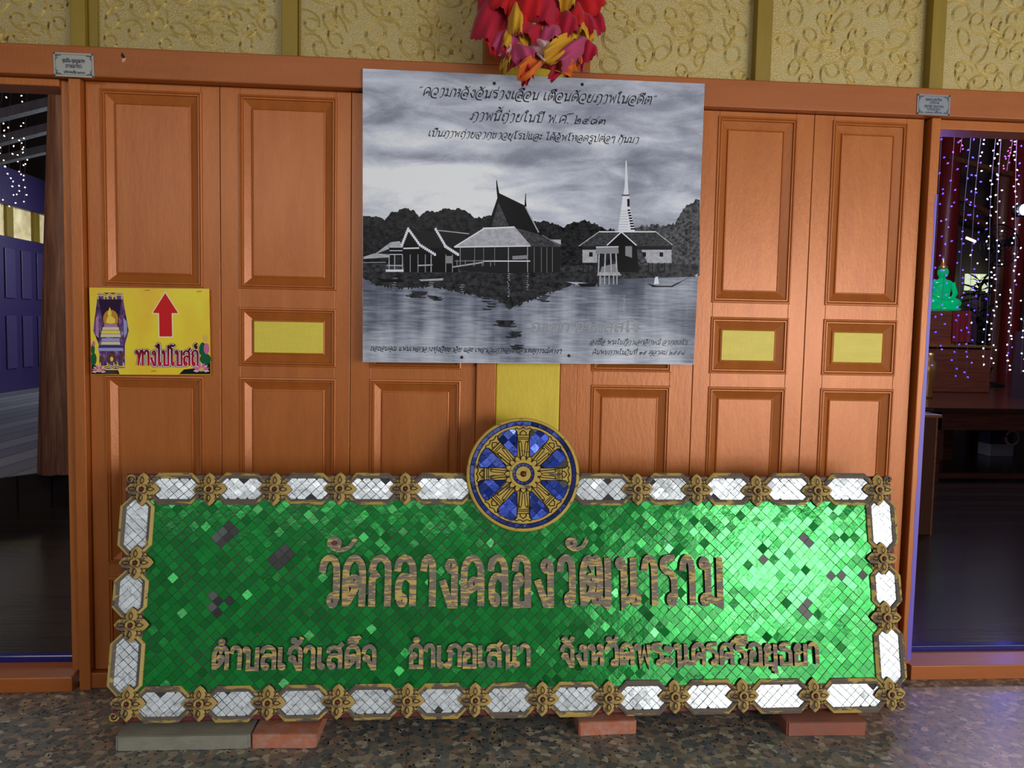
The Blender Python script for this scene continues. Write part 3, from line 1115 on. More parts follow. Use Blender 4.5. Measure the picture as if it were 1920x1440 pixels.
B_BLUE = bulb_mesh('blue_led', 0.008, (0.085, 0.06, 1.0), 1.9)
B_WHITE = bulb_mesh('cool_led', 0.007, (0.62, 0.75, 1.0), 3)
B_VIOLET = bulb_mesh('violet_led', 0.0075, (0.18, 0.09, 1.0), 1.9)
B_PINK = bulb_mesh('pink_led', 0.007, (0.8, 0.10, 0.5), 1.2)
B_WARM = bulb_mesh('warm_led', 0.0065, (1.0, 0.82, 0.6), 2.5)
B_GOLD = bulb_mesh('gold_led', 0.008, (1.0, 0.8, 0.2), 3)


def light_string(x, y, z_top, z_bot, bulbs, mesh_pick, label, group, sway=0.02, jit=0.03, rg=None, name='light_string', drift=0.0):
    root = empty(name, (x, y, z_bot))
    tag(root, label, 'string lights', group)
    pts = []
    n = 14
    for i in range(n):
        u = i / (n - 1)
        pts.append((sway * math.sin(u * 5 + x * 7) * 0.5 + drift * (1 - u), 0.01 * math.sin(u * 9 + x), (z_top - z_bot) * (1 - u)))
    mb = MB()
    mb.tube(pts, 0.0022, 4)
    mb.build('cord', M['cord'], root)
    for k in range(bulbs):
        u = (k + rg.uniform(0, 0.8)) / bulbs
        i = min(n - 2, int(u * (n - 1)))
        fr = u * (n - 1) - i
        p = Vector(pts[i]).lerp(Vector(pts[i + 1]), fr)
        o = bpy.data.objects.new('bulb', mesh_pick(u))
        COL.objects.link(o)
        o.parent = root
        o.location = (p.x + rg.uniform(-jit, jit), p.y + rg.uniform(-0.03, 0.0), p.z)
        o.rotation_euler = (rg.uniform(-1.5, 1.5), rg.uniform(-1.5, 1.5), 0)
    return root


rg = random.Random(3)
YS = 4.25
STR = [  # px at top, px at bottom, py bottom, bulbs, palette, words
    (1762, 1738, 650, 24, 'b', 'nearest the right door frame'),
    (1785, 1755, 690, 28, 'b', 'second from the right door frame, before the red column'),
    (1821, 1793, 716, 36, 'b', 'third from the right door frame, right of the red column'),
    (1843, 1813, 712, 46, 'bw', 'fourth from the right door frame'),
    (1866, 1838, 690, 38, 'w', 'fifth from the right door frame'),
    (1884, 1858, 692, 38, 'w', 'sixth from the right door frame, before the pale panel'),
    (1908, 1890, 700, 60, 'w', 'seventh from the right door frame, densest one'),
    (1926, 1916, 700, 36, 'w', 'at the right edge of the photo'),
]
for (pt, pb, yb, nb, pal, words) in STR:
    a, b = W(pt, 236, YS), W(pb, yb, YS)
    if pal == 'b':
        pick = lambda u: B_VIOLET if rg.random() < 0.35 else B_BLUE
    elif pal == 'bw':
        pick = lambda u: rg.choice([B_BLUE, B_WHITE, B_BLUE, B_WHITE, B_VIOLET])
    else:
        pick = lambda u: B_BLUE if rg.random() < 0.08 else B_WHITE
    colw = {'b': 'blue', 'bw': 'blue and white', 'w': 'cool white'}[pal]
    light_string(b.x, YS + 0.05 * rg.uniform(-1, 1), a.z + 0.25, b.z, nb, pick, colw + ' hanging light string ' + words, 'light strings of the right-hand curtain', 0.03, 0.045, rg, drift=a.x - b.x)
for (px, y0, y1, nb, lab) in [(1806, 238, 285, 12, 'short pink light string high up right of the red column'), (1897, 238, 320, 22, 'short pink light string high up left of the bright lamp')]:
    a, b = W(px + 2, y0, YS + 0.35), W(px - 6, y1, YS + 0.35)
    light_string(b.x, YS + 0.35, a.z + 0.2, b.z, nb, lambda u: B_PINK, lab, 'short pink light strings', 0.02, 0.05, rg, drift=a.x - b.x)
YL = 5.2
yo_ = iter((0.0, 0.35, -0.35, 0.7))
for (px, y0, y1, nb, lab) in [(20, 165, 385, 22, 'warm light string hanging at the left edge of the left opening'), (50, 165, 390, 20, 'warm light string hanging left of the timber post'), (4, 200, 388, 12, 'warm light string cut by the left edge of the photo'), (36, 300, 392, 16, 'warm light string over the purple beam only')]:
    yy_ = YL + next(yo_)
    a, b = W(px + 4, y0, yy_), W(px - 3, y1, yy_)
    light_string(b.x, yy_, a.z + 0.3, b.z, nb, lambda u: B_WARM, lab, 'warm light strings in the left opening', 0.03, 0.05, rg, drift=a.x - b.x)

# ================================================================== RIGHT OPENING: stage and what stands on it
SZ = 0.70
f0 = FL(1728, 905, ZI)
SY0 = f0.y
SX0 = W(1726, 760, SY0).x
SX1 = 9.5
SY1 = SY0 + 3.9
st = empty('low_stage', (SX0, SY0, ZI))
tag(st, 'low dark polished wooden stage behind the right opening', 'stage')


def at_root(root, mb):
    l = root.location
    mb.v = [(p[0] - l.x, p[1] - l.y, p[2] - l.z) for p in mb.v]
    return mb


mb = MB()
c = 0.12
mb.hexa([(SX0, SY0 + c, SZ - 0.035), (SX0 + c, SY0, SZ - 0.035), (SX1, SY0, SZ - 0.035), (SX1, SY1, SZ - 0.035), (SX0, SY1, SZ - 0.035)],
        [(SX0, SY0 + c, SZ), (SX0 + c, SY0, SZ), (SX1, SY0, SZ), (SX1, SY1, SZ), (SX0, SY1, SZ)])
fix_normals(at_root(st, mb).build('stage_top', M['stage_wood'], st))
mb = MB()
mb.box(SX0 + 0.1, SX1, SY0 + 0.04, SY0 + 0.08, SZ - 0.19, SZ - 0.036)
at_root(st, mb).build('apron', M['stage_edge'], st)
mb = MB()
mb.box(SX0 + 0.1, SX1, SY0 + 0.05, SY0 + 0.10, ZI + 0.03, ZI + 0.07)
at_root(st, mb).build('bottom_rail', M['stage_edge'], st)
for k, (x, y) in enumerate([(SX0 + 0.12, SY0 + 0.04), (SX0 + 1.0, SY0 + 1.2), (SX0 + 0.12, SY1 - 0.2), (SX0 + 3.0, SY0 + 0.04), (SX0 + 3.0, SY1 - 0.2), (SX1 - 0.2, SY0 + 0.04), (SX1 - 0.2, SY1 - 0.2)]):
    mb = MB()
    mb.box(x, x + 0.1, y, y + 0.1, ZI, SZ - 0.036)
    at_root(st, mb).build('leg', M['stage_edge'], st)

# dark cabinet in front of the stage
p = FL(1722, 1003, ZI)
q = FL(1745, 1003, ZI)
CZ = W(1735, 777, p.y).z
root = empty('cabinet', (p.x, p.y, ZI))
tag(root, 'narrow dark wooden cabinet just inside the right opening', 'cabinet')
xc0, xc1 = W(1690, 850, p.y).x, W(1752, 850, p.y).x
mb = MB()
mb.box(xc0, xc1, p.y, p.y + 0.45, ZI, CZ - 0.02)
at_root(root, mb).build('body', M['stage_wood'], root, bevel=0.004)
mb = MB()
mb.box(xc0 - 0.02, xc1 + 0.03, p.y - 0.015, p.y + 0.47, CZ - 0.02, CZ)
at_root(root, mb).build('top', M['stage_edge'], root, bevel=0.004)
mb = MB()
mb.box(xc1, xc1 + 0.012, p.y, p.y + 0.03, ZI, CZ - 0.021)
at_root(root, mb).build('lit_edge_strip', M['stage_edge'], root)  # lighter strip paints in the orange-lit right edge of the cabinet

# columns
def column(name, pxl, pxr, py, y, m, label, z0=ZI):
    a, b = W(pxl, py, y), W(pxr, py, y)
    r = (b.x - a.x) / 2
    mb = MB()
    mb.lathe([(r * 1.02, z0), (r, z0 + 0.5), (r * 0.97, HZ * 0.6), (r * 0.94, HZ)], 28, ((a.x + b.x) / 2, y + r, 0))
    return tag(mb.build(name, m, None, True), label, 'column')


column('round_column', 1768, 1808, 400, 8.0, M['red_wood'], 'dark red lacquered round column behind the blue lights')
column('timber_column', 1864, 1892, 560, 8.1, M['brown_wood'], 'brown timber column behind the white lights')
column('round_column', 1893, 1925, 560, 7.9, M['red_wood'], 'dark red column at the right edge of the photo')
column('timber_column', 1751, 1762, 400, 8.3, M['brown_wood'], 'thin brown timber column beside the right door frame')

# glowing green seated statue on a cloth-covered pedestal
YG = 5.6
gm = mat('green_glass', (0.0, 0.35, 0.12), 0.15, 0.0, 0.6, emit=(0.0, 0.75, 0.28), emit_s=0.25)
gc = W(1763, 583, YG)
sc = (W(1795, 583, YG).x - W(1735, 583, YG).x)
ped = empty('altar_pedestal', (gc.x, YG, SZ))
tag(ped, 'altar pedestal with a dark red cloth under the green statue', 'pedestal')
pz = W(1775, 584, YG).z
xa, xb = W(1722, 600, YG).x, W(1795, 600, YG).x
mb = MB()
mb.box(xa - 0.1, xb + 0.25, YG - 0.25, YG + 0.3, SZ, W(1775, 652, YG).z)
at_root(ped, mb).build('base', M['stage_edge'], ped, bevel=0.01)
mb = MB()
mb.box(xa, xb, YG - 0.2, YG + 0.25, W(1775, 652, YG).z, pz)
at_root(ped, mb).build('plinth', M['stage_edge'], ped, bevel=0.01)
mb = MB()
cl0, cl1 = W(1762, 620, YG).x, W(1797, 620, YG).x
zt0, zt1 = W(1775, 640, YG).z, pz + 0.004
n = 14
for i in range(n):
    u0, u1 = i / n, (i + 1) / n
    d0, d1 = 0.012 * math.sin(u0 * 19), 0.012 * math.sin(u1 * 19)
    a, b = cl0 + (cl1 - cl0) * u0, cl0 + (cl1 - cl0) * u1
    mb.face([(a, YG - 0.225 + d0, zt0), (b, YG - 0.225 + d1, zt0), (b, YG - 0.21, zt1), (a, YG - 0.21, zt1)])
    mb.face([(a, YG - 0.21, zt1), (b, YG - 0.21, zt1), (b, YG + 0.1, zt1), (a, YG + 0.1, zt1)])
at_root(ped, mb).build('cloth', M['red_cloth'], ped)
mb = MB()
mb.box(xa - 0.02, xb + 0.28, YG - 0.27, YG + 0.32, W(1775, 650, YG).z, W(1775, 646, YG).z)
at_root(ped, mb).build('gilt_moulding', M['gold'], ped)

stt = empty('seated_statue', (gc.x, YG, pz + 0.012))
tag(stt, 'translucent glowing green seated statue with a gilt headdress on the red cloth pedestal', 'statue')


def blob(mb, c, r, n=12, k=8, m=0):
    vs, fs = [], []
    for i in range(k + 1):
        ph = math.pi * i / k
        for q in range(n):
            an = 2 * math.pi * q / n
            vs.append((c[0] + r[0] * math.sin(ph) * math.cos(an), c[1] + r[1] * math.sin(ph) * math.sin(an), c[2] + r[2] * math.cos(ph)))
    for i in range(k):
        for q in range(n):
            q2 = (q + 1) % n
            fs.append((i * n + q, (i + 1) * n + q, (i + 1) * n + q2, i * n + q2))
    mb.add(vs, fs, m)


H = W(1763, 495, YG).z - pz
mb = MB()
blob(mb, (0, 0, H * 0.12), (sc * 0.52, sc * 0.3, H * 0.13), 20)
blob(mb, (-sc * 0.3, -sc * 0.14, H * 0.15), (sc * 0.24, sc * 0.16, H * 0.11))
blob(mb, (sc * 0.3, -sc * 0.14, H * 0.15), (sc * 0.24, sc * 0.16, H * 0.11))
blob(mb, (0, 0, H * 0.42), (sc * 0.27, sc * 0.17, H * 0.27), 18)
blob(mb, (0, 0, H * 0.56), (sc * 0.36, sc * 0.15, H * 0.10), 18)
for s_ in (-1, 1):
    mb.tube([(s_ * sc * 0.32, 0, H * 0.58), (s_ * sc * 0.42, -sc * 0.03, H * 0.36), (s_ * sc * 0.22, -sc * 0.22, H * 0.25), (s_ * sc * 0.02, -sc * 0.27, H * 0.24)], sc * 0.085, 10, 0, sc * 0.055)
blob(mb, (0, 0, H * 0.68), (sc * 0.09, sc * 0.09, H * 0.07))
blob(mb, (0, -0.01, H * 0.80), (sc * 0.155, sc * 0.15, H * 0.125), 18, 12)
mb.build('body', gm, stt, True)
mb = MB()
mb.lathe([(sc * 0.15, H * 0.86), (sc * 0.14, H * 0.92), (sc * 0.07, H * 0.97), (sc * 0.05, H * 1.05), (0.004, H * 1.15)], 14)
mb.build('headdress', M['gold'], stt, True)['label'] = 'gilt pointed headdress'
mb = MB()
mb.lathe([(sc * 0.5, 0), (sc * 0.56, H * 0.02), (sc * 0.5, H * 0.05)], 20)
mb.build('seat_base', gm, stt, True)

# spiky potted plant (dark) with leaves
yp = 5.9
pc = W(1836, 560, yp)
pp = empty('potted_plant', (pc.x, yp, SZ))
tag(pp, 'dark spiky potted plant silhouetted against the bright window', 'plant')
mb = MB()
mb.lathe([(0.12, 0), (0.17, 0.24), (0.19, 0.26), (0.15, 0.26)], 18)
mb.build('pot', M['black'], pp, True)
mb = MB()
mb.tube([(0, 0, 0.2), (0.02, 0, 0.6), (0, 0, W(1836, 530, yp).z - SZ)], 0.018, 6)
mb.build('stem', M['rafter'], pp)
mb = MB()
lr = random.Random(8)
for k in range(90):
    zz = lr.uniform(0.35, W(1836, 518, yp).z - SZ)
    an = lr.uniform(0, 6.28)
    ln = lr.uniform(0.14, 0.30)
    d = Vector((math.cos(an), math.sin(an), lr.uniform(-0.3, 0.6))).normalized()
    s_ = d.cross(Vector((0, 0, 1))).normalized()
    b0 = Vector((0, 0, zz))
    mdl = b0 + d * ln * 0.5 + Vector((0, 0, 0.02))
    tip = b0 + d * ln
    mb.face([b0, mdl + s_ * 0.018, tip, mdl - s_ * 0.018])
    mb.face([b0 + Vector((0, 0, -.003)), mdl - s_ * 0.018 + Vector((0, 0, -.003)), tip, mdl + s_ * 0.018 + Vector((0, 0, -.003))])
mb.build('leaves', mat('dark_leaf', (0.012, 0.02, 0.014), 0.5), pp)

# pedestal fan, black
yf = 6.6
fc = W(1862, 462, yf)
fn = empty('standing_fan', (fc.x, yf, SZ))
tag(fn, 'black round standing fan behind the white light strings', 'fan')
mb = MB()
mb.lathe([(0.22, 0), (0.22, 0.02), (0.05, 0.05), (0.02, 0.06)], 24)
mb.build('base', M['black'], fn, True)
mb = MB()
mb.tube([(0, 0, 0.05), (0, 0, fc.z - SZ)], 0.016, 10)
mb.build('pole', M['black'], fn, True)
hz = fc.z - SZ
mb = MB()
for rr_ in (0.06, 0.11, 0.16, 0.21, 0.25):
    mb.tube([(rr_ * math.cos(a / 24 * 6.2832), -0.12 + 0.05 * (1 - (rr_ / 0.25) ** 2) * -1, hz + rr_ * math.sin(a / 24 * 6.2832)) for a in range(25)], 0.005 if rr_ < 0.25 else 0.010, 5)
for a in range(16):
    an = a / 16 * 6.2832
    mb.tube([(0, -0.17, hz), (0.13 * math.cos(an), -0.16, hz + 0.13 * math.sin(an)), (0.25 * math.cos(an), -0.12, hz + 0.25 * math.sin(an))], 0.003, 4)
mb.build('grille', M['black'], fn)
for a in range(3):
    an = a / 3 * 6.2832 + 0.4
    mb = MB()
    u, v = Vector((math.cos(an), 0, math.sin(an))), Vector((-math.sin(an), 0, math.cos(an)))
    cpt = Vector((0, -0.11, hz))
    P4 = [cpt + u * 0.03 - v * 0.03, cpt + u * 0.2 - v * 0.08 + Vector((0, 0.02, 0)), cpt + u * 0.22 + v * 0.05 - Vector((0, 0.01, 0)), cpt + u * 0.04 + v * 0.04 - Vector((0, 0.01, 0))]
    mb.hexa(P4, [k + Vector((0, 0.004, 0)) for k in P4])
    mb.build('blade', M['black'], fn)
mb = MB()
mb.lathe([(0.05, 0), (0.07, 0.03), (0.07, 0.12), (0.03, 0.15)], 16)
o = mb.build('motor', M['black'], fn, True)
o.location = (0, -0.09, hz)
o.rotation_euler = (-math.pi / 2, 0, 0)

# far window and pale purple doors at the back right
yw = 9.3
mb = MB()
for a, b in ((1812, 1832), (1836, 1869), (1874, 1882)):
    x0, x1 = W(a, 530, yw).x, W(b, 530, yw).x
    mb.box(x0, x1, yw, yw + 0.05, W(1846, 545, yw).z, W(1846, 514, yw).z)
struct(mb.build('window_8', mat('bright_window', (0.6, 0.7, 0.5), 0.6, emit=(0.70, 0.80, 0.52), emit_s=0.85)), 'bright daylit window at the back behind the plant', 'window')
mb = MB()
for a, b in ((1826, 1842), (1845, 1858), (1860, 1876)):
    x0, x1 = W(a, 600, yw).x, W(b, 600, yw).x
    mb.box(x0, x1, yw, yw + 0.08, SZ, W(1846, 553, yw).z)
struct(mb.build('door_7', mat('lavender_paint', (0.5, 0.42, 0.78), 0.5)), 'pale lavender panelled doors below the bright far window', 'door')

# rafters and fluorescent tube at the right
for k, (ax, ay, bx, by, yy) in enumerate([(1740, 338, 1920, 425, 8.6), (1780, 290, 1930, 330, 8.0), (1800, 396, 1935, 450, 9.0)]):
    p0, p1 = W(ax, ay, yy), W(bx, by, yy)
    mb = MB()
    hh = Vector((0, 0, 0.06))
    mb.hexa([p0 - hh, p1 - hh, p1 - hh + Vector((0, .1, 0)), p0 - hh + Vector((0, .1, 0))], [p0, p1, p1 + Vector((0, .1, 0)), p0 + Vector((0, .1, 0))])
    struct(fix_normals(mb.build('trim_%d' % (16 + k), M['brown_wood'])), ['long', 'upper', 'lower'][k] + ' brown rafter behind the right light curtain', 'beam')
yt = 6.8
a, b = W(1812, 446, yt), W(1829, 453, yt)
tl = empty('tube_lamp', tuple(a))
tag(tl, 'small lit fluorescent tube left of the standing fan', 'lamp')
mb = MB()
mb.tube([(0, 0, 0), tuple(b - a)], 0.015, 8)
mb.build('tube', mat('tube_light', (1, 0.95, 0.85), 0.5, emit=(1, 0.95, 0.8), emit_s=4), tl)
mb = MB()
mb.tube([(0, 0.03, 0.025), tuple(b - a + Vector((0, 0.03, 0.025)))], 0.02, 6)
mb.build('holder', M['rafter'], tl)
ys = 5.0
a = W(1916, 394, ys)
sl = empty('spot_lamp', tuple(a))
tag(sl, 'bright white spot lamp at the right edge of the photo', 'lamp')
mb = MB()
blob(mb, (0, -0.03, 0), (0.042, 0.03, 0.055), 16, 10)
mb.build('lens', mat('spot_light', (0.8, 1, 1), 0.5, emit=(0.7, 0.95, 1.0), emit_s=9), sl, True)
mb = MB()
mb.lathe([(0.03, -0.12), (0.06, -0.08), (0.065, 0.0), (0.05, 0.01)], 18)
o = mb.build('housing', M['black'], sl, True)
o.rotation_euler = (math.pi / 2, 0, 0)

# gold dotted vase at the far left of the stage
yv = 4.6
vp = W(1740, 700, yv)
vz = empty('gold_vase', (vp.x, yv, SZ))
tag(vz, 'small gold studded vase on the stage beside the door frame', 'vase')
mb = MB()
hh = W(1740, 662, yv).z - SZ
mb.lathe([(0.05, 0), (0.06, 0.02), (0.035, hh * 0.25), (0.075, hh * 0.55), (0.07, hh * 0.75), (0.04, hh * 0.9), (0.05, hh)], 18)
mb.build('body', M['gold'], vz, True)
# board leaning at the right of the stage
yb_ = 4.7
a0, a1 = W(1898, 720, yb_), W(1926, 640, yb_)
mb = MB()
mb.hexa([(a0.x, yb_, SZ), (a0.x + 0.35, yb_, SZ), (a0.x + 0.35, yb_ + 0.03, SZ), (a0.x, yb_ + 0.03, SZ)],
        [(a1.x, yb_ + 0.15, a1.z + .1), (a1.x + 0.35, yb_ + 0.15, a1.z + .1), (a1.x + 0.35, yb_ + 0.18, a1.z + .1), (a1.x, yb_ + 0.18, a1.z + .1)])
o = fix_normals(mb.build('display_board', M['plum']))
tag(o, 'slanted dark board standing on the stage at the right edge', 'board')

# white box with a handle under the stage
ux = FL(1878, 856, ZI)
bx = empty('storage_box', (ux.x, ux.y, ZI))
tag(bx, 'small white and blue box with a round handle under the stage', 'box')
mb = MB()
mb.box(-0.13, 0.13, 0, 0.2, 0, 0.13)
mb.build('body', M['box_grey'], bx, bevel=0.008)
mb = MB()
mb.tube([(0.10 + 0.07 * math.cos(t_ / 14 * 6.28), -0.005, 0.20 + 0.075 * math.sin(t_ / 14 * 6.28)) for t_ in range(15)], 0.012, 6)
mb.build('handle', M['white'], bx, True)
mb = MB()
mb.box(-0.13, 0.0, 0.02, 0.18, 0.131, 0.26)
mb.build('lid', M['purple_light'], bx, bevel=0.008)

# ================================================================== TEMPLE NAME BOARD leaning on the doors
BO = Vector((0.25, -0.366, 0.0575))
BU = Vector((1, 0, 0))
BV = Vector((0, 0.180, 0.750)).normalized()
BN = BU.cross(BV)
sign = empty('temple_sign', BO)
sign.matrix_world = Matrix(((BU.x, BV.x, BN.x, BO.x), (BU.y, BV.y, BN.y, BO.y), (BU.z, BV.z, BN.z, BO.z), (0, 0, 0, 1)))
tag(sign, 'long green mirror mosaic temple name board with carved Thai letters leaning on the orange doors', 'sign board')


def B(px, py, h=0.0):
    d = ray(px, py)
    o = BO + BN * h - CAM
    t = o.dot(BN) / d.dot(BN)
    q = d * t - o
    return Vector((q.dot(BU), q.dot(BV)))


def clip(poly, cl):
    """Sutherland-Hodgman, cl convex counter-clockwise"""
    out = [Vector(p) for p in poly]
    for i in range(len(cl)):
        a, b = Vector(cl[i]), Vector(cl[(i + 1) % len(cl)])
        e = b - a
        inp, out = out, []
        if not inp:
            return []

        def side(p):
            return e.x * (p.y - a.y) - e.y * (p.x - a.x)
        for j in range(len(inp)):
            p, q = inp[j], inp[(j + 1) % len(inp)]
            sp, sq = side(p), side(q)
            if sp >= 0:
                out.append(p)
            if (sp >= 0) != (sq >= 0):
                out.append(p + (q - p) * (sp / (sp - sq)))
    return out


def area2(p):
    return 0.5 * sum(p[i].x * p[(i + 1) % len(p)].y - p[(i + 1) % len(p)].x * p[i].y for i in range(len(p)))


def tiles(mb, cl, diag_u, diag_v, h, rg, tilt=0.012, rare=0.05, rare_tilt=0.07, gap=0.0007, tone=(0.75, 1.2), m=0, m_bare=None, bare=(), skip=(), off=(0, 0), warp=0.0012, thick=0.0016):
    """diamond mirror tiles cut to the convex outline cl; every tile sits at its own small tilt"""
    us, vs_ = [p[0] for p in cl], [p[1] for p in cl]
    i0, i1 = int((min(us) - off[0]) / diag_u * 2) - 2, int((max(us) - off[0]) / diag_u * 2) + 3
    j0, j1 = int((min(vs_) - off[1]) / diag_v * 2) - 2, int((max(vs_) - off[1]) / diag_v * 2) + 3
    for i in range(i0, i1):
        for j in range(j0, j1):
            if (i + j) % 2:
                continue
            c = Vector((i * diag_u / 2 + off[0], j * diag_v / 2 + off[1]))
            c += Vector((noise.noise(Vector((c.x * 9, c.y * 9, 1))), noise.noise(Vector((c.x * 9, c.y * 9, 5))))) * warp * 3
            hu, hv = diag_u / 2 - gap, diag_v / 2 - gap
            rot = rg.gauss(0, 0.03)
            cr, sr = math.cos(rot), math.sin(rot)
            d4 = [Vector((hu, 0)), Vector((0, hv)), Vector((-hu, 0)), Vector((0, -hv))]
            d4 = [c + Vector((k.x * cr - k.y * sr, k.x * sr + k.y * cr)) for k in d4]
            pl_ = clip(d4, cl)
            if len(pl_) < 3 or area2(pl_) < diag_u * diag_v * 0.03:
                continue
            if any((c - Vector(s_[:2])).length < s_[2] for s_ in skip):
                continue
            mt, tn = m, rg.uniform(*tone)
            if any((c - Vector(s_[:2])).length < s_[2] for s_ in bare):
                if rg.random() < 0.85:
                    mt, tn = m_bare, rg.choice((0.15, 0.25, 0.6, 1.6))
            tl = tilt if rg.random() > rare else rare_tilt
            ta, tb = rg.gauss(0, tl), rg.gauss(0, tl)
            top = [(p.x, p.y, h + (p.x - c.x) * ta + (p.y - c.y) * tb) for p in pl_]
            mb.face(top, mt, tn)
            for q in range(len(top)):
                a, b = top[q], top[(q + 1) % len(top)]
                mb.face([(a[0], a[1], h - thick), (b[0], b[1], h - thick), b, a], mt, tn * 0.6)


def ring_prism(mb, inner, outer, h0, h1, m_in=0, m_out=0, crown=0.004):
    """raised rim between two outlines with the same number of points"""
    n = len(inner)
    mid = [(Vector(a) + Vector(b)) / 2 for a, b in zip(inner, outer)]
    for i in range(n):
        j = (i + 1) % n
        I0, I1, O0, O1, M0, M1 = inner[i], inner[j], outer[i], outer[j], mid[i], mid[j]
        mb.face([(*I0, h0), (*I1, h0), (*I1, h1), (*I0, h1)], m_in)
        mb.face([(*I0, h1), (*I1, h1), (M1.x, M1.y, h1 + crown), (M0.x, M0.y, h1 + crown)], m_in)
        mb.face([(M0.x, M0.y, h1 + crown), (M1.x, M1.y, h1 + crown), (*O1, h1), (*O0, h1)], m_out)
        mb.face([(*O0, h1), (*O1, h1), (*O1, h0), (*O0, h0)], m_out)


def line2(mb, pts, wd, h, m=0):
    pts = [Vector(p) for p in pts]
    L, R_ = ribbon(pts, lambda t, u: wd)
    for i in range(len(pts) - 1):
        hi = h + i * 0.000004
        mb.face([(R_[i].x, R_[i].y, hi), (R_[i + 1].x, R_[i + 1].y, hi), (L[i + 1].x, L[i + 1].y, hi), (L[i].x, L[i].y, hi)], m)


# backing board
TL, TR, BR, BL = B(238, 888), B(1669, 893), B(1693, 1327), B(209, 1355)
mb = MB()
a = [(p.x, p.y, -0.05) for p in (BL, BR, TR, TL)]
b = [(p.x, p.y, 0.0) for p in (BL, BR, TR, TL)]
mb.hexa(a, b)
mb.build('backing_board', M['maroon'], sign, bevel=0.003)
# flat grey rail that carries the carved frame, and the mosaic bed
iTL, iTR, iBR, iBL = B(284, 938), B(1625, 941), B(1650, 1279), B(262, 1296)
mb = MB()
oBL, oBR, oTR, oTL = [p + Vector((sx, sy)) for p, sx, sy in ((BL, .012, .016), (BR, -.012, .016), (TR, -.012, -.006), (TL, .012, -.006))]
ring_prism(mb, [iBL, iBR, iTR, iTL], [oBL, oBR, oTR, oTL], 0.0, 0.003, 0, 0, 0.0)
mb.build('frame_rail', M['frame_grey'], sign)
mb = MB()
mb.face([(p.x, p.y, 0.0012) for p in (iBL, iBR, iTR, iTL)])
mb.build('mosaic_bed', M['grout'], sign)
rgt = random.Random(21)
bare = [(*B(425, 1000), 0.036), (*B(525, 1047), 0.038), (*B(418, 1125), 0.042), (*B(1513, 1012), 0.02), (*B(1508, 1142), 0.024), (*B(1558, 1077), 0.016), (*B(1575, 1077), 0.016), (*B(1617, 1080), 0.016), (*B(870, 955), 0.0), (*B(1425, 1047), 0.012)]
wc = B(981, 889, 0.03)
wr = (B(1087, 889, 0.03).x - B(875, 889, 0.03).x) / 2
mb = MB()
tiles(mb, [iBL, iBR, iTR, iTL], 0.0365, 0.0365, 0.004, rgt, 0.022, 0.10, 0.12, 0.0011, (0.7, 1.25), 0, 1, bare, [(wc.x, wc.y, wr * 0.93)])
mb.build('green_mosaic', [M['green_tile'], M['bare_tile']], sign, tone=True)

# carved flowers
FR = 0.054


